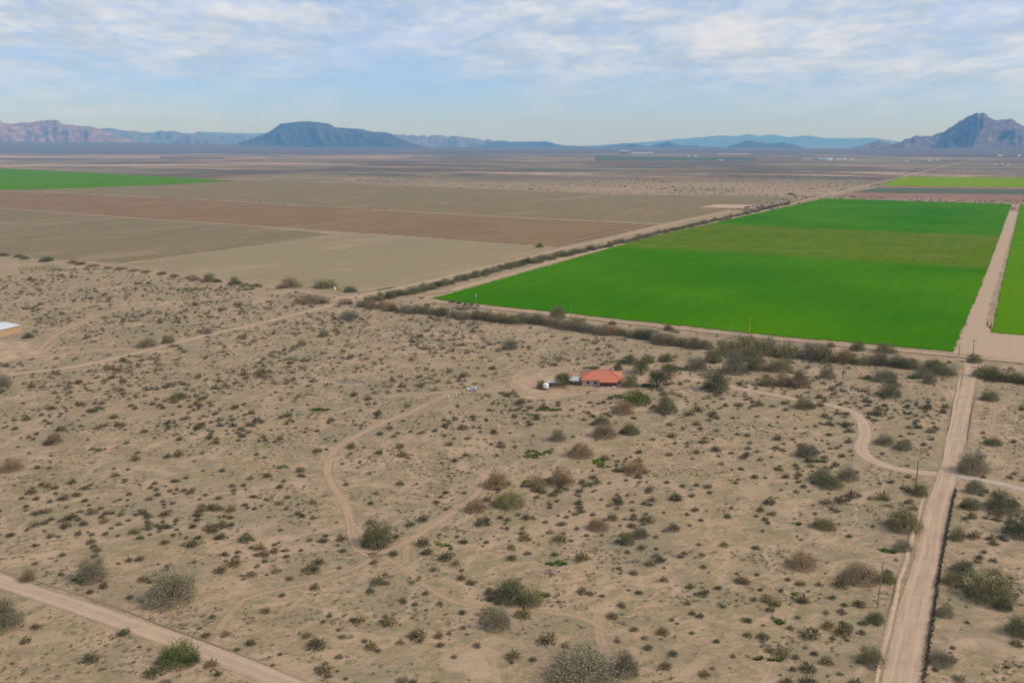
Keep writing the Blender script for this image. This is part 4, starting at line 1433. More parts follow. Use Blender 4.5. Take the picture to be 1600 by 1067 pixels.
# fresh green weeds after rain
GW = [(832, 709, 40, 13), (855, 706, 16, 6), (828, 755, 22, 12), (868, 752, 40, 13), (935, 722, 18, 8), (945, 728, 24, 6), (968, 736, 26, 6), (695, 850, 28, 7), (726, 846, 10, 4), (574, 850, 13, 12), (272, 1022, 40, 16),
      (300, 1030, 36, 12), (126, 905, 24, 10), (1515, 925, 30, 14), (1505, 918, 14, 8), (1216, 972, 22, 7), (1234, 930, 26, 8), (1258, 712, 18, 5), (1372, 616, 12, 5), (1378, 692, 14, 5), (1402, 702, 14, 5),
      (790, 758, 12, 5), (990, 620, 50, 10), (1015, 603, 30, 6), (960, 620, 26, 8), (60, 420, 60, 7), (300, 452, 46, 6), (385, 452, 24, 4), (95, 422, 50, 5), (1060, 576, 20, 5), (925, 575, 30, 4), (1425, 590, 20, 4),
      (800, 1010, 10, 6), (1395, 862, 10, 5), (1270, 985, 14, 6), (870, 880, 34, 8), (800, 925, 16, 6), (850, 930, 18, 7), (645, 905, 24, 12), (1245, 818, 14, 5), (1250, 840, 18, 4), (1212, 1030, 20, 6), (1185, 1028, 16, 6),
      (1330, 1000, 12, 4), (500, 640, 30, 5), (440, 730, 20, 5), (1100, 545, 40, 4), (960, 585, 12, 4), (1280, 720, 30, 5), (860, 640, 40, 5), (830, 648, 24, 4), (1380, 860, 20, 6)]
gx, gy, gc = [], [], []
r4 = np.random.default_rng(77)
for gu, gv, gw, gh in GW:
    c, s = at(gu, gv), px_m(gu, gv)
    e = at(gu, gv - gh / 2).y - at(gu, gv + gh / 2).y
    n = int(min(420, max(30, gw / s * e * 2.6)))
    a, q = r4.uniform(0, 6.28, n), r4.uniform(0, 1, n) ** 0.6
    nx = c.x + np.cos(a) * q * gw / s / 2
    ny = c.y + np.sin(a) * q * e / 2
    k = fbm(nx / 2.2, ny / 2.2, 3, 5) > 0.48
    gx.append(nx[k])
    gy.append(ny[k])
    fresh = 1.0 if (gu, gv) in [(832, 708), (828, 755), (868, 750), (935, 722), (695, 850), (726, 846), (574, 850), (1515, 925), (272, 1022), (126, 905)] else 0.45
    gc.append(np.array([(0.165, 0.235, 0.022)]) * fresh * r4.uniform(0.7, 1.3, (k.sum(), 1)) + np.array([(0.130, 0.130, 0.060)]) * (1 - fresh))
gx, gy, gc = np.concatenate(gx), np.concatenate(gy), np.vstack(gc)
gw = r4.uniform(0.5, 1.1, len(gx))
scatter_mesh('green_weeds', TG, gx, gy, gw * 1.3, gw * 0.6, gc, M['weed'], 'patches of fresh green weeds on the sand', 'weeds', r4)

# scrub of the plain beyond and beside the fields
rf = np.random.default_rng(91)
n = 60000
uu = rf.uniform(-60, 1660, n)
vv = rf.uniform(256, 330, n)
bb = (CV - vv) / F
tt = -CH / (-SP + bb * CP)
fx, fy = (uu - CU) / F * tt, (CP + bb * SP) * tt
ok = np.ones(n, bool)
for poly in FIELDS.values():
    ok &= ~in_poly(fx, fy, poly)
for line, hw in ROADS:
    ok &= seg_dist(fx, fy, line) > hw + 2
dn = fbm(fx / 260, fy / 260, 4, 55)
ok &= rf.uniform(0, 1, n) < np.clip((dn - 0.30) * 2.3, 0.04, 1) * np.clip((vv - 250) / 30, 0.2, 1)
hedge = [(at(a, b).x, at(a, b).y) for a, b in [(590, 462), (880, 396), (1200, 324), (1400, 278)]]
fx, fy = fx[ok], fy[ok]
fw = np.clip(rf.lognormal(math.log(2.9), 0.4, len(fx)), 1.2, 8)
farpal = np.array([(0.075, 0.064, 0.040), (0.090, 0.080, 0.048), (0.060, 0.060, 0.034), (0.100, 0.078, 0.055)])
scatter_mesh('far_scrub', TF, fx, fy, fw, fw * 0.55, tints(rf, len(fx), farpal), M['scrub'], 'dark scrub dotted over the plain beyond the fields', 'scrub', rf)

# dark weeds along the right bank of the straight road
bl = [at(a, b) for a, b in [(1440, 1100), (1443, 1067), (1455, 985), (1465, 910), (1476, 850), (1487, 790), (1494, 765)]]
bx, by = [], []
for a, b in zip(bl[:-1], bl[1:]):
    m = int((b - a).length * 3.2)
    for j in range(m):
        q = a.lerp(b, j / m)
        bx.append(q.x + rf.normal() * 0.22)
        by.append(q.y + rf.normal() * 0.22)
bx, by = np.array(bx), np.array(by)
bw = rf.uniform(0.4, 0.9, len(bx))
scatter_mesh('dead_weeds', TG, bx, by, bw, bw * 0.9, tints(rf, len(bx), np.array([(0.145, 0.115, 0.072), (0.12, 0.105, 0.060)])), M['weed'], 'dark dead weeds lining the right bank of the straight road', 'weeds', rf, z=rf.uniform(0.2, 0.6, len(bx)))

# ------------------------------------------------------------------ things people built
M['stucco'] = mat_plain('stucco_wall', (0.60, 0.43, 0.33), 0.9, 1.5, 0.15)
M['tile'] = mat_plain('clay_tile', (0.50, 0.165, 0.092), 0.75, 2.5, 0.25)
M['dark_red'] = mat_plain('red_timber', (0.22, 0.035, 0.025), 0.7, 2.0, 0.2)
M['glass'] = mat_plain('window_glass', (0.02, 0.022, 0.028), 0.35, 1.0, 0.1, spec=0.2)
M['white'] = mat_plain('white_paint', (0.78, 0.78, 0.78), 0.5, 1.2, 0.10, spec=0.4)
M['trim'] = mat_plain('pale_trim', (0.62, 0.55, 0.46), 0.8, 1.2, 0.12)
M['grey_metal'] = mat_plain('grey_sheet_metal', (0.42, 0.41, 0.41), 0.5, 0.8, 0.25, spec=0.4)
M['white_metal'] = mat_plain('white_sheet_metal', (0.56, 0.57, 0.60), 0.45, 0.5, 0.12, spec=0.4)
M['tan_metal'] = mat_plain('tan_sheet_metal', (0.43, 0.29, 0.145), 0.6, 0.7, 0.15, spec=0.3)
M['wood'] = mat_plain('weathered_wood', (0.20, 0.135, 0.085), 0.9, 3.0, 0.35)
M['pole_wood'] = mat_plain('pole_wood', (0.30, 0.26, 0.22), 0.9, 2.0, 0.3)
M['pole_dark'] = mat_plain('dark_pole_wood', (0.085, 0.065, 0.05), 0.9, 2.0, 0.3)
M['rubber'] = mat_plain('rubber', (0.02, 0.02, 0.02), 0.8, 3.0, 0.2)
M['yellow'] = mat_plain('yellow_paint', (0.60, 0.36, 0.05), 0.6, 1.5, 0.2)
M['red'] = mat_plain('red_paint', (0.40, 0.05, 0.03), 0.6, 1.5, 0.2)
M['orange_wall'] = mat_plain('orange_shed', (0.50, 0.25, 0.13), 0.85, 1.5, 0.2)
M['steel'] = mat_plain('steel_grey', (0.30, 0.30, 0.31), 0.5, 1.0, 0.2, spec=0.4)
M['lamp'] = mat_plain('lamp_lens', (0.70, 0.70, 0.66), 0.2, 1.0, 0.1, spec=0.5)
M['dead'] = mat_plain('dead_wood', (0.185, 0.165, 0.145), 0.95, 3.0, 0.4)
M['coat'] = mat_plain('brown_coat', (0.055, 0.030, 0.018), 0.8, 1.5, 0.3)


def add_box(bm, c, s, rz=0.0):
    m = bmesh.ops.create_cube(bm, size=1.0)['verts']
    ca, sa = math.cos(rz), math.sin(rz)
    for v in m:
        x, y, z = v.co.x * s[0], v.co.y * s[1], v.co.z * s[2]
        v.co = (c[0] + x * ca - y * sa, c[1] + x * sa + y * ca, c[2] + z)


def boxes(name, lst, mat, parent=None, bevel=0.0):
    bm = bmesh.new()
    for b in lst:
        add_box(bm, *b)
    if bevel:
        bmesh.ops.bevel(bm, geom=bm.edges[:], offset=bevel, segments=2, affect='EDGES')
    me = bpy.data.meshes.new(name)
    bm.to_mesh(me)
    bm.free()
    return link(name, me, mat, parent)


def tube(name, pts, rads, mat, parent=None, n=10, cap=True):
    bm = bmesh.new()
    rings = []
    for i, (p, r) in enumerate(zip(pts, rads)):
        p = Vector(p)
        d = (Vector(pts[min(i + 1, len(pts) - 1)]) - Vector(pts[max(i - 1, 0)])).normalized()
        a = Vector((0, 0, 1)) if abs(d.z) < 0.9 else Vector((1, 0, 0))
        e1 = d.cross(a).normalized()
        e2 = d.cross(e1).normalized()
        rings.append([bm.verts.new(p + e1 * math.cos(k * 2 * math.pi / n) * r + e2 * math.sin(k * 2 * math.pi / n) * r) for k in range(n)])
    for a, b in zip(rings[:-1], rings[1:]):
        for k in range(n):
            bm.faces.new((a[k], a[(k + 1) % n], b[(k + 1) % n], b[k]))
    if cap:
        bm.faces.new(rings[0])
        bm.faces.new(rings[-1])
    bmesh.ops.recalc_face_normals(bm, faces=bm.faces)
    me = bpy.data.meshes.new(name)
    bm.to_mesh(me)
    bm.free()
    return link(name, me, mat, parent)


def poly_mesh(name, verts, faces, mat, parent=None, solid=0.0):
    bm = bmesh.new()
    vs = [bm.verts.new(v) for v in verts]
    for f in faces:
        bm.faces.new([vs[i] for i in f])
    bmesh.ops.recalc_face_normals(bm, faces=bm.faces)
    if solid:
        bmesh.ops.solidify(bm, geom=bm.faces[:], thickness=solid)
    me = bpy.data.meshes.new(name)
    bm.to_mesh(me)
    bm.free()
    return link(name, me, mat, parent)


def window(x, y, z, w, h, parent, facing='y'):
    """a recessed window lying in a wall that faces -y (or +-x)"""
    if facing == 'y':
        o = boxes('window', [((x, y - 0.02, z), (w, 0.10, h))], M['glass'], parent)
        boxes('frame', [((x, y - 0.05, z + h / 2 + 0.06), (w + 0.24, 0.18, 0.12)), ((x, y - 0.05, z - h / 2 - 0.06), (w + 0.24, 0.22, 0.12)),
                        ((x - w / 2 - 0.06, y - 0.05, z), (0.12, 0.18, h)), ((x + w / 2 + 0.06, y - 0.05, z), (0.12, 0.18, h)), ((x, y - 0.06, z), (0.06, 0.10, h))], M['trim'], o)
    else:
        o = boxes('window', [((x, y, z), (0.10, w, h))], M['glass'], parent)
        boxes('frame', [((x, y, z + h / 2 + 0.06), (0.18, w + 0.24, 0.12)), ((x, y, z - h / 2 - 0.06), (0.22, w + 0.24, 0.12)),
                        ((x, y - w / 2 - 0.06, z), (0.18, 0.12, h)), ((x, y + w / 2 + 0.06, z), (0.18, 0.12, h))], M['trim'], o)
    return o


def build_house():
    E = 3.1                                   # eave height
    a, b = at(908.7, 594.3, E), at(976.3, 595.0, E)
    c = (a + b) / 2
    W = (b - a).length
    Dp = 17.0
    rz = math.atan2(b.y - a.y, b.x - a.x)
    rz = max(-0.05, min(0.05, rz))
    h = empty('house', (c.x, c.y + Dp / 2, 0), rz)
    tag(h, 'single-storey house with terracotta hip roof and recessed porch', 'house')
    hw, hd, ov = W / 2, Dp / 2, 0.7
    x0, x1, y0, y1 = -hw + ov, hw - ov, -hd + ov, hd - ov
    px0, px1 = -hw + W * 0.445, -hw + W * 0.83      # porch between these
    t = 0.3
    boxes('wall', [((x0 + t / 2, (y0 + y1) / 2, E / 2), (t, y1 - y0, E)), ((x1 - t / 2, (y0 + y1) / 2, E / 2), (t, y1 - y0, E)), ((0, y1 - t / 2, E / 2), (x1 - x0 - 2 * t, t, E)),
                   (((x0 + t + px0) / 2, y0 + t / 2, E / 2), (px0 - x0 - t, t, E)), (((px1 + x1 - t) / 2, y0 + t / 2, E / 2), (x1 - t - px1, t, E)),
                   (((px0 + px1) / 2, y0 + 3.0, E / 2), (px1 - px0 + 2 * t, t, E)),
                   ((px0 - t / 2, y0 + 1.6, E / 2), (t, 2.6, E)), ((px1 + t / 2, y0 + 1.6, E / 2), (t, 2.6, E))], M['stucco'], h)
    # hip roof with two short side hips, a clay body of real thickness
    R = 3.5
    rl, rr = -hw + W * 0.32, -hw + W * 0.645
    z0 = E - 0.02
    V = [(-hw, -hd, z0), (hw, -hd, z0), (hw, hd, z0), (-hw, hd, z0), (rl, 0.2, E + R), (rr, 0.2, E + R),
         (-hw, -hd, z0 + 0.22), (hw, -hd, z0 + 0.22), (hw, hd, z0 + 0.22), (-hw, hd, z0 + 0.22)]
    Fc = [(0, 3, 2, 1), (0, 1, 7, 6), (1, 2, 8, 7), (2, 3, 9, 8), (3, 0, 6, 9), (6, 7, 5, 4), (7, 8, 5), (8, 9, 4, 5), (9, 6, 4)]
    rf = poly_mesh('roof', V, Fc, M['tile'], h)
    # ridge and hip caps
    for p, q in (((rl, 0.2, E + R), (rr, 0.2, E + R)), ((-hw, -hd, z0 + 0.22), (rl, 0.2, E + R)), ((hw, -hd, z0 + 0.22), (rr, 0.2, E + R)), ((hw, hd, z0 + 0.22), (rr, 0.2, E + R)), ((-hw, hd, z0 + 0.22), (rl, 0.2, E + R))):
        tube('ridge_cap', [Vector(p) + Vector((0, 0, 0.04)), Vector(q) + Vector((0, 0, 0.04))], [0.16, 0.16], M['tile'], rf, 8)
    boxes('chimney', [((rr + 2.9, 0.8, E + R - 0.6), (0.9, 0.9, 1.8)), ((rr + 2.9, 0.8, E + R + 0.35), (1.15, 1.15, 0.18))], M['stucco'], rf)
    # lower lean-to over the right wing
    # porch roof reaching forward
    k = 2.0
    zz = E + 0.20
    V = [(px0 - 0.5, -hd - k, E - 0.62), (px1 + 0.5, -hd - k, E - 0.62), (px1 + 0.5, -hd + 0.9, zz + 0.32), (px0 - 0.5, -hd + 0.9, zz + 0.32),
         (px0 - 0.5, -hd - k, E - 0.40), (px1 + 0.5, -hd - k, E - 0.40), (px1 + 0.5, -hd + 0.9, zz + 0.52), (px0 - 0.5, -hd + 0.9, zz + 0.52)]
    poly_mesh('porch_roof', V, [(0, 1, 2, 3), (4, 5, 6, 7), (0, 1, 5, 4), (1, 2, 6, 5), (2, 3, 7, 6), (3, 0, 4, 7)], M['tile'], h)
    boxes('porch_beam', [(((px0 + px1) / 2, -hd - k + 0.35, E - 0.78), (px1 - px0 + 0.6, 0.25, 0.34))], M['dark_red'], h)
    for i in range(4):
        xx = px0 + 0.2 + (px1 - px0 - 0.4) * i / 3
        boxes('porch_column', [((xx, -hd - k + 0.35, (E - 0.95) / 2), (0.34, 0.34, E - 0.95)), ((xx, -hd - k + 0.35, 0.25), (0.5, 0.5, 0.5))], M['dark_red'], h)
    boxes('porch_floor', [(((px0 + px1) / 2, -hd - k / 2 + 0.9, 0.08), (px1 - px0 + 0.4, k + 2.6, 0.16))], M['trim'], h)
    d = boxes('door', [(((px0 + px1) / 2 - 1.0, y0 + 2.82, 1.2), (1.1, 0.08, 2.1))], M['dark_red'], h)
    boxes('handle', [(((px0 + px1) / 2 - 0.6, y0 + 2.74, 1.15), (0.06, 0.08, 0.22))], M['steel'], d)
    window((px0 + px1) / 2 + 1.6, y0 + 2.84, 1.6, 2.2, 1.3, h)
    window(x0 + 3.0, y0 + 0.0, 1.7, 1.6, 1.2, h)
    window(px0 - 2.4, y0 + 0.0, 1.7, 1.5, 1.3, h)
    window(x1 - 1.7, y0 + 0.0, 1.7, 1.2, 1.3, h)
    window(x0, 0.0, 1.7, 1.8, 1.2, h, 'x')
    window(x0, 4.0, 1.7, 1.4, 1.2, h, 'x')
    window(x1, 1.0, 1.7, 1.8, 1.2, h, 'x')
    # grey carport to the left of the house
    q = at(899, 601.5)
    cp = empty('carport', (q.x - 0.6, q.y + 3.0, 0), 0)
    tag(cp, 'grey metal carport against the left end of the house', 'carport')
    poly_mesh('roof', [(-3, -3.4, 2.35), (2.6, -3.4, 2.35), (2.6, 3.4, 2.95), (-3, 3.4, 2.95)], [(0, 1, 2, 3)], M['grey_metal'], cp, 0.08)
    for sx in (-2.8, 2.4):
        for sy in (-3.1, 3.1):
            boxes('post', [((sx, sy, 1.2), (0.14, 0.14, 2.4))], M['steel'], cp)
    return h


build_house()


def shed(name, u, v, w, d, h, wallm, roofm, label, cat, slope=0.35, rz=0.0, door=True):
    p = at(u, v)
    o = empty(name, (p.x, p.y + d / 2, 0), rz)
    tag(o, label, cat)
    boxes('wall', [((0, 0, h / 2), (w, d, h))], wallm, o)
    poly_mesh('roof', [(-w / 2 - .25, -d / 2 - .25, h + 0.03), (w / 2 + .25, -d / 2 - .25, h + 0.03), (w / 2 + .25, d / 2 + .25, h + slope + 0.03), (-w / 2 - .25, d / 2 + .25, h + slope + 0.03)],
              [(0, 1, 2, 3)], roofm, o, 0.1)
    if door:
        dd = boxes('door', [((w * 0.1, -d / 2 - 0.02, 0.95), (0.9, 0.07, 1.9))], M['wood'], o)
        boxes('handle', [((w * 0.1 + 0.32, -d / 2 - 0.07, 1.0), (0.05, 0.05, 0.18))], M['steel'], dd)
    return o


shed('shed', 863, 604.5, 3.6, 3.6, 2.3, M['wood'], M['grey_metal'], 'small dark shed with a pale metal roof beside the tank', 'shed')
shed('shed', 889, 596.5, 3.4, 3.0, 2.2, M['orange_wall'], M['tile'], 'small orange shed behind the corral tree', 'shed', 0.5)

# water tank on a stand
p = at(853, 609.5)
tk = empty('water_tank', (p.x, p.y + 1.0, 0))
tag(tk, 'white rounded water tank on legs left of the house', 'tank')
tube('tank_body', [(0, 0, 0.95), (0, 0, 1.1), (0, 0, 2.9), (0, 0, 3.25), (0, 0, 3.42)], [1.3, 1.42, 1.42, 1.05, 0.25], M['white'], tk, 20)
for a in range(4):
    t_ = a * math.pi / 2 + 0.78
    boxes('leg', [((math.cos(t_), math.sin(t_), 0.48), (0.16, 0.16, 0.96))], M['wood'], tk)
boxes('platform', [((0, 0, 0.9), (2.7, 2.7, 0.12))], M['wood'], tk)

# wooden corral of posts and rails
p = at(873, 607)
co = empty('corral', (p.x, p.y + 2.5, 0))
tag(co, 'wooden post and rail corral under the brownish tree', 'corral')
for i in range(5):
    for sy in (-2.4, 2.4):
        boxes('post', [((-3.4 + i * 1.7, sy, 0.85), (0.16, 0.16, 1.7))], M['wood'], co)
for sy in (-2.4, 2.4):
    for zz in (0.5, 1.0, 1.45):
        boxes('rail', [((0, sy - 0.11, zz), (7.0, 0.06, 0.14))], M['wood'], co)
for sx in (-3.4, 3.4):
    for zz in (0.5, 1.0, 1.45):
        boxes('rail', [((sx, 0, zz), (0.06, 4.6, 0.14))], M['wood'], co)
for mu, mv, sx, sy, sz, m, nm, lab, cat in [
        (887, 608.6, 1.6, 0.9, 0.5, 'orange_wall', 'lumber_pile', 'low pile of orange boards beside the corral', 'pile'),
        (802, 611, 0.75, 0.75, 1.15, 'red', 'barrel', 'dark red barrel at the edge of the sandy yard', 'barrel'),
        (713, 617, 0.5, 0.5, 0.8, 'white', 'bucket', 'small white bucket left of the car', 'bucket'),
        (701, 621, 0.6, 0.5, 0.9, 'white', 'bucket', 'white bucket farthest left of the car', 'bucket')]:
    p = at(mu, mv)
    if nm == 'lumber_pile':
        o = empty(nm, (p.x, p.y, 0), 0.2)
        for q in range(4):
            boxes('board', [((0.05 * q, -0.3 + 0.22 * (q % 3), 0.07 + 0.12 * q), (2.4, 0.2, 0.09), 0.06 * q)], M[m], o)
    else:
        o = tube(nm, [(0, 0, 0), (0, 0, 0.05), (0, 0, sz * 0.5), (0, 0, sz - 0.05), (0, 0, sz)], [sx / 2 * .92, sx / 2, sx / 2 * 1.05, sx / 2, sx / 2 * .9], M[m], None, 14)
        o.location = (p.x, p.y, 0)
    tag(o, lab, cat)
p = at(722, 616)
o = empty('stump', (p.x, p.y, 0))
tag(o, 'dark brown snag just left of the white car', 'stump')
tube('trunk', [(0, 0, 0), (0.05, 0, 0.6), (0.1, 0, 1.1)], [0.34, 0.26, 0.16], M['bark'], o, 8)
for a, b in (((0.05, 0, 0.7), (-0.7, 0.1, 2.2)), ((0.1, 0, 1.0), (0.75, -0.1, 2.1)), ((0.1, 0, 1.0), (0.1, 0.5, 1.9))):
    tube('branch', [a, b], [0.14, 0.04], M['bark'], o, 6)


def build_car():
    p = at(737.5, 611.2)
    c = empty('parked_car', (p.x, p.y + 0.9, 0.05), math.radians(-4))
    tag(c, 'white sport utility car parked on the sand left of the house', 'car')
    # side outline, nose to the left (-x); extruded across y with tumblehome
    prof = [(-2.45, 0.45), (-2.5, 0.75), (-2.4, 1.0), (-1.35, 1.14), (-0.65, 1.72), (-0.3, 1.80), (1.75, 1.80), (2.2, 1.62), (2.4, 1.05), (2.45, 0.5), (1.95, 0.42), (1.05, 0.42), (-1.05, 0.42), (-1.95, 0.42)]
    bm = bmesh.new()
    L, R = [], []
    for x, z in prof:
        y = 0.98 if z < 1.2 else 0.98 - (z - 1.1) * 0.28
        L.append(bm.verts.new((x, -y, z)))
        R.append(bm.verts.new((x, y, z)))
    n = len(prof)
    for i in range(n):
        j = (i + 1) % n
        bm.faces.new((L[i], L[j], R[j], R[i]))
    bm.faces.new(L)
    bm.faces.new(R)
    bmesh.ops.recalc_face_normals(bm, faces=bm.faces)
    bmesh.ops.bevel(bm, geom=bm.edges[:], offset=0.05, segments=2, affect='EDGES')
    me = bpy.data.meshes.new('body')
    bm.to_mesh(me)
    bm.free()
    link('body', me, M['white'], c)
    for s in (-1, 1):
        for (a, b, tl, tr) in ((-0.92, 0.05, 0.52, 0.0), (0.15, 1.05, 0, 0), (1.15, 2.02, 0, 0.1)):
            yb, yt = s * 0.985, s * 0.835
            poly_mesh('side_window', [(a, yb, 1.16), (b, yb, 1.16), (b - tr, yt, 1.68), (a + tl, yt, 1.68)], [(0, 1, 2, 3)], M['glass'], c, 0.02)
        boxes('headlight', [((-2.46, s * 0.7, 0.86), (0.12, 0.36, 0.16))], M['lamp'], c)
        boxes('tail_light', [((2.42, s * 0.82, 1.0), (0.08, 0.18, 0.34))], M['red'], c)
        for x in (-1.5, 1.5):
            w = tube('wheel', [(x, s * 0.72, 0.36), (x, s * 1.0, 0.36)], [0.38, 0.38], M['rubber'], c, 16)
            tube('rim', [(x, s * 0.99, 0.36), (x, s * 1.015, 0.36)], [0.22, 0.2], M['steel'], w, 12)
    poly_mesh('windscreen', [(-1.36, -0.86, 1.17), (-1.36, 0.86, 1.17), (-0.70, 0.76, 1.71), (-0.70, -0.76, 1.71)], [(0, 1, 2, 3)], M['glass'], c, 0.03)
    poly_mesh('rear_window', [(2.40, -0.8, 1.12), (2.40, 0.8, 1.12), (2.24, 0.72, 1.58), (2.24, -0.72, 1.58)], [(0, 1, 2, 3)], M['glass'], c, 0.03)
    boxes('bumper', [((-2.47, 0, 0.55), (0.16, 1.8, 0.2)), ((2.45, 0, 0.55), (0.14, 1.8, 0.2))], M['rubber'], c)
    boxes('roof_rack', [((0.7, -0.6, 1.86), (2.0, 0.06, 0.06)), ((0.7, 0.6, 1.86), (2.0, 0.06, 0.06))], M['rubber'], c)
    return c


build_car()


def build_horse():
    """a brown horse, side on, grazing yard in front of the house; one skinned body"""
    J = [(0.55, 0, 1.30), (0.0, 0, 1.27), (-0.55, 0, 1.32), (0.80, 0, 1.45), (1.15, 0, 1.80), (1.30, 0, 1.98), (1.58, 0, 1.80), (1.72, 0, 1.66), (-0.85, 0, 1.25), (-0.98, 0, 0.85)]
    E = [(0, 1), (1, 2), (0, 3), (3, 4), (4, 5), (5, 6), (6, 7), (2, 8), (8, 9)]
    Rr = [0.34, 0.33, 0.36, 0.27, 0.17, 0.15, 0.12, 0.09, 0.08, 0.05]
    for s in (-1, 1):
        o = len(J)
        J += [(0.55, s * 0.16, 1.0), (0.58, s * 0.17, 0.58), (0.55, s * 0.17, 0.12), (0.60, s * 0.17, 0.04)]
        Rr += [0.16, 0.085, 0.06, 0.075]
        E += [(0, o), (o, o + 1), (o + 1, o + 2), (o + 2, o + 3)]
        o = len(J)
        J += [(-0.50, s * 0.18, 1.0), (-0.48, s * 0.18, 0.78), (-0.72, s * 0.18, 0.55), (-0.66, s * 0.18, 0.12), (-0.60, s * 0.18, 0.04)]
        Rr += [0.20, 0.14, 0.085, 0.06, 0.075]
        E += [(2, o), (o, o + 1), (o + 1, o + 2), (o + 2, o + 3), (o + 3, o + 4)]
        o = len(J)
        J += [(1.27, s * 0.07, 2.14)]
        Rr += [0.035]
        E += [(5, o)]
    me = bpy.data.meshes.new('horse')
    me.from_pydata(J, E, [])
    ob = link('horse', me, M['coat'])
    md = ob.modifiers.new('skin', 'SKIN')
    for i, q in enumerate(Rr):
        me.skin_vertices[0].data[i].radius = (q, q * 0.8)
    me.skin_vertices[0].data[1].use_root = True
    sb = ob.modifiers.new('sub', 'SUBSURF')
    sb.levels = sb.render_levels = 1
    p = at(918.5, 616.8)
    ob.location = (p.x, p.y, 0)
    ob.rotation_euler = (0, 0, 0.25)
    return tag(ob, 'dark brown horse standing on the sand in front of the house', 'horse')


try:
    build_horse()
except Exception as ex:
    print('horse', ex)


# utility poles
def pole(u, v, vtop, arm, mat, label, arms=1, lean=0.0, extra=None):
    p = at(u, v)
    h = height_of(u, v, vtop)
    o = empty('utility_pole', (p.x, p.y, 0), 0)
    tag(o, label, 'utility pole', 'utility poles')
    tube('pole', [(0, 0, -0.3), (lean * 0.5, 0, h * 0.5), (lean, 0, h)], [0.20, 0.165, 0.12], mat, o, 8)
    for a in range(arms):
        zz = h - 0.5 - a * 1.0
        if arm:
            boxes('crossarm', [((lean, -0.2, zz), (arm, 0.13, 0.16), 0.12)], mat, o)
            for sx in (-0.45, -0.2, 0.2, 0.45):
                tube('insulator', [(lean + sx * arm, -0.2, zz + 0.08), (lean + sx * arm, -0.2, zz + 0.3)], [0.06, 0.04], M['steel'], o, 6)
    if extra == 'drum':
        tube('transformer', [(lean + 0.45, -0.15, h - 2.6), (lean + 0.45, -0.15, h - 2.5), (lean + 0.45, -0.15, h - 1.5), (lean + 0.45, -0.15, h - 1.4)], [0.3, 0.38, 0.38, 0.3], M['white'], o, 12)
    return o


pole(1371, 949, 875, 2.4, M['pole_wood'], 'tall pale utility pole left of the straight road', 1, 0.4)
pole(1430, 769, 720, 0, M['pole_dark'], 'dark bare pole beside the driveway mouth', 1)
pole(1490, 590, 568, 0, M['pole_wood'], 'pale pole at the left of the road head', 1)
pole(1520, 554, 531, 4.2, M['pole_dark'], 'pole with a wide crossarm on the sandy pad', 1)
pole(1498, 556, 536, 0, M['pole_dark'], 'thin dark pole at the green field corner', 1)
pole(1171, 521, 498, 1.6, M['yellow'], 'yellow topped pole at the green field edge', 1)
pole(1143, 520, 504, 0, M['pole_wood'], 'thin pole left of the yellow topped one', 1)
pole(892.5, 496, 476, 2.6, M['pole_wood'], 'pole with a pale crossarm right of the tall olive tree', 1)
pole(743.5, 480, 458, 1.8, M['pole_wood'], 'pole with a white drum before the green field', 1, 0.0, 'drum')
pole(1317, 592, 572, 0, M['pole_dark'], 'thin dark pole behind the driveway', 1)
pole(1012, 566, 552, 0, M['white'], 'short pale post behind the house', 1)
pole(498, 453, 437, 1.4, M['pole_wood'], 'left pole of the pump site', 1)
pole(515.5, 453, 431, 1.6, M['pole_wood'], 'tall right pole of the pump site', 1, 0.0, 'drum')
pole(73, 406, 388, 0, M['pole_wood'], 'pale pole before the grey fallow field', 1)
pole(163, 417, 401, 1.2, M['pole_wood'], 'second pole before the grey fallow field', 1)
pole(608, 470, 449, 1.2, M['pole_dark'], 'dark pole at the near end of the long hedge', 1)
pole(774, 426, 410, 1.2, M['pole_wood'], 'pale pole standing in the long hedge', 1)
pole(243, 546, 524, 0, M['pole_wood'], 'pale post by the shrub pair on the sandy track', 1)
pole(1425, 672, 648, 0, M['pole_wood'], 'thin post in the scrub left of the upper straight road', 1)

# pump site
p = at(523, 453)
o = empty('pump_tank', (p.x, p.y, 0))
tag(o, 'white upright tank at the pump site', 'tank')
tube('tank_body', [(0, 0, 0), (0, 0, 2.2), (0, 0, 2.7)], [0.75, 0.75, 0.2], M['white'], o, 16)
tube('pipe', [(1.0, 0, 0.4), (2.4, 0, 0.4), (2.4, 0, 0)], [0.15, 0.15, 0.15], M['steel'], o, 8)
p = at(531, 453)
o = empty('pump', (p.x, p.y, 0))
tag(o, 'yellow pump engine beside the white upright tank', 'pump')
boxes('engine_box', [((0, 0, 1.2), (3.2, 1.6, 1.5))], M['yellow'], o, 0.1)
boxes('skid', [((0, -0.6, 0.22), (3.8, 0.2, 0.3)), ((0, 0.6, 0.22), (3.8, 0.2, 0.3))], M['steel'], o)
tube('exhaust', [(0.9, 0, 1.9), (0.9, 0, 2.9)], [0.12, 0.12], M['steel'], o, 8)


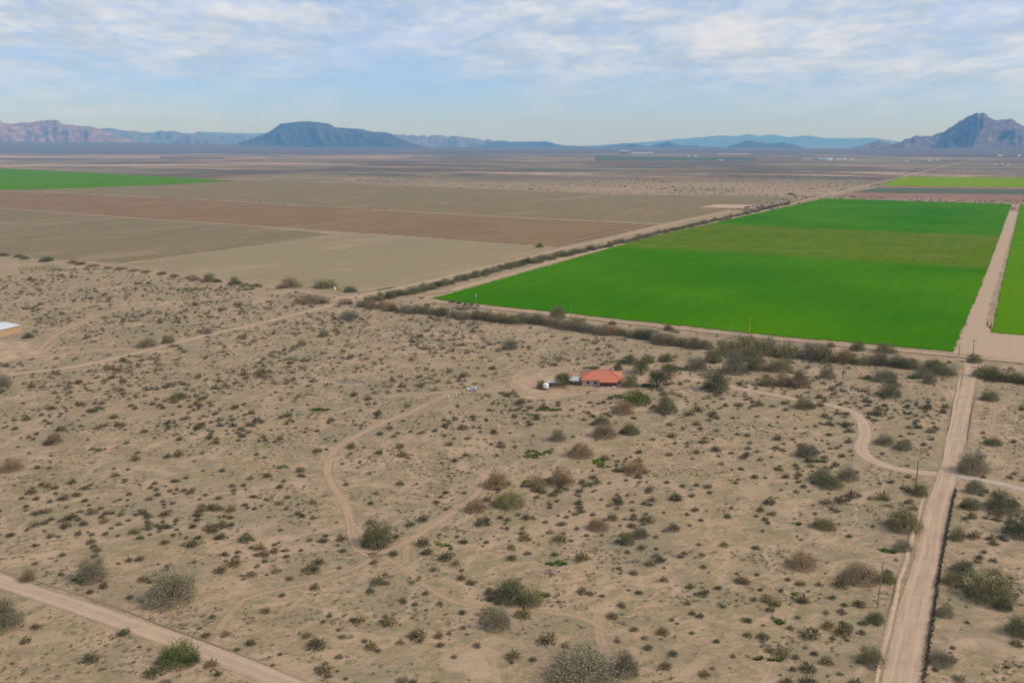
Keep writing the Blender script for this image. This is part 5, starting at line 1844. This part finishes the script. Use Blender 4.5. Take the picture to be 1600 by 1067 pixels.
# tan building at the left edge
def build_barn():
    H = 4.6
    a = at(32, 518.5)
    b = at(-60, 541.5)
    d = (b - a)
    rz = math.atan2(d.y, d.x)
    Ln = d.length
    Wd = 24.0
    o = empty('metal_barn', (a.x, a.y, 0), rz)
    tag(o, 'tan metal building with white roof at the left edge', 'building')
    # local x along the near wall from the visible corner, y away from the camera is -y after rotation
    s = -1.0
    boxes('wall', [((Ln / 2, s * Wd / 2, H / 2), (Ln, Wd, H))], M['tan_metal'], o)
    V = [(-0.5, 0.5, H + 0.02), (Ln + 0.5, 0.5, H + 0.02), (Ln + 0.5, s * Wd / 2, H + 1.5), (-0.5, s * Wd / 2, H + 1.5), (Ln + 0.5, s * (Wd + 0.5), H + 0.02), (-0.5, s * (Wd + 0.5), H + 0.02)]
    r = poly_mesh('roof', V, [(0, 1, 2, 3), (3, 2, 4, 5)], M['white_metal'], o, 0.15)
    for k in range(12):
        xx = k * Ln / 11
        poly_mesh('roof_seam', [(xx - 0.05, 0.5, H + 0.06), (xx + 0.05, 0.5, H + 0.06), (xx + 0.05, s * Wd / 2, H + 1.54), (xx - 0.05, s * Wd / 2, H + 1.54)], [(0, 1, 2, 3)], M['white_metal'], r, 0.06)
    for k in range(9):
        boxes('wall_rib', [((1.0 + k * 4.6, 0.04, H / 2), (0.12, 0.09, H - 0.1))], M['tan_metal'], o)
    boxes('gutter', [((Ln / 2, 0.62, H - 0.05), (Ln + 1.0, 0.2, 0.22))], M['trim'], o)
    boxes('corner_trim', [((-0.04, 0.05, H / 2), (0.25, 0.25, H))], M['trim'], o)
    dd = boxes('door', [((Ln * 0.55, 0.05, 1.8), (4.0, 0.1, 3.6))], M['white_metal'], o)
    boxes('handle', [((Ln * 0.55 - 1.7, 0.13, 1.2), (0.1, 0.08, 0.5))], M['steel'], dd)


build_barn()

# brush piles
def brush(u, v, w, lab, n, seed):
    r = random.Random(seed)
    p = at(u, v)
    W = w / px_m(u, v)
    o = empty('brush_pile', (p.x, p.y, 0))
    tag(o, lab, 'brush pile')
    for i in range(n):
        cx, cy = r.uniform(-.5, .5) * W, r.uniform(-.25, .25) * W
        a = r.uniform(-0.6, 0.6) + (math.pi if r.random() < .5 else 0)
        L = r.uniform(0.9, 2.0)
        z0, z1 = r.uniform(0.06, 0.25), r.uniform(0.1, 0.8)
        tube('branch', [(cx, cy, z0), (cx + math.cos(a) * L * .5, cy + math.sin(a) * L * .5, (z0 + z1) / 2 + 0.1), (cx + math.cos(a) * L, cy + math.sin(a) * L, z1)], [0.11, 0.09, 0.03], M['dead'], o, 6)


brush(713, 828, 40, 'grey pile of dead branches right of the fork track', 22, 1)
brush(1004, 880, 44, 'dark pile of dead branches in the open sand', 22, 2)
brush(1292, 790, 26, 'small pile of dead branches below the driveway', 14, 3)
brush(862, 895, 30, 'thin line of dead branches by the faint right track', 12, 4)
brush(1195, 1010, 18, 'pale heap of dead branches near the bottom edge', 10, 5)
brush(1370, 1045, 12, 'small heap of dead branches at the road bank', 8, 6)

# grey gravelly ring on the sand
sheet('gravel_patch', [(523, 596), (530, 592.5), (547, 591.5), (563, 592.5), (572, 596), (563, 599), (547, 600), (530, 599)], M['patch'], 2, 'dull grey oval patch on the sand', 'patch', ragged=0.7)
bank('earth_bank', [(521, 596), (529, 599.6), (547, 600.8), (565, 599.6), (574, 596)], 1.2, 0.35, 3, 'low rim around the dull grey oval patch', M['berm'], 14)

# far settlement on the plain
rs = random.Random(4)
FAR = [(975, 241, 11, 9, 'steel', 'large grey far shed on the plain left of a white one'), (1004, 241.5, 34, 5, 'white_metal', 'long white far shed on the plain'), (1076, 246, 3, 5, 'white', 'tiny white far house left in the dim green field'),
       (1087, 246, 3, 6, 'white', 'tiny white far house right in the dim green field'), (1262, 250, 14, 3, 'white_metal', 'leftmost white far building below the pale range'), (1284, 250, 12, 5, 'white_metal', 'second white far building below the pale range'),
       (1296, 250.5, 8, 6, 'white', 'tallest white far building below the pale range'), (1310, 250, 8, 3, 'white', 'white far building right of the tallest one'), (1319, 250.3, 7, 5, 'white_metal', 'second white far building from the right of its cluster'),
       (1330, 250, 7, 3, 'white', 'rightmost white far building of its cluster'), (1127, 251, 6, 3, 'white', 'small white far building on the edge of the dim green field'), (1453, 252, 6, 3, 'white', 'left white far building below the small purple hill'),
       (1465, 252, 5, 6, 'white', 'right white far building below the small purple hill'), (1417, 253, 4, 3, 'white', 'small far building left below the small purple hill'), (1563, 245.5, 6, 6, 'white', 'white far building below the big right mountain'),
       (1592, 245.5, 3, 6, 'white', 'rightmost white far building'), (1555, 258, 5, 3, 'white', 'left pale far house on the right plain'), (1566, 257, 3, 3, 'white', 'middle pale far house on the right plain'), (1575, 259, 4, 3, 'white', 'right pale far house on the right plain'),
       (745, 238, 8, 2.5, 'steel', 'dark far shed below the low blue hills'), (798, 237.5, 5, 2.5, 'steel', 'small dark far shed below the low blue hills')]
for fu, fv, fw_, fh, m, lab in FAR:
    p = at(fu, fv)
    s = px_m(fu, fv)
    W, H = fw_ / s, max(4.0, fh * 0.6 / s)
    o = empty('far_building', (p.x, p.y, 0), rs.uniform(-0.2, 0.2))
    tag(o, lab, 'building', 'far buildings on the plain')
    Dd = W * 0.5
    boxes('wall', [((0, 0, H * 0.4), (W, Dd, H * 0.8))], M[m], o)
    poly_mesh('roof', [(-W / 2 - 1, -Dd / 2 - 1, H * 0.8), (W / 2 + 1, -Dd / 2 - 1, H * 0.8), (W / 2 + 1, Dd / 2 + 1, H * 0.8), (-W / 2 - 1, Dd / 2 + 1, H * 0.8), (-W / 2 - 1, 0, H), (W / 2 + 1, 0, H)],
              [(0, 1, 5, 4), (2, 3, 4, 5), (1, 2, 5), (3, 0, 4), (0, 3, 2, 1)], M['white_metal'], o)
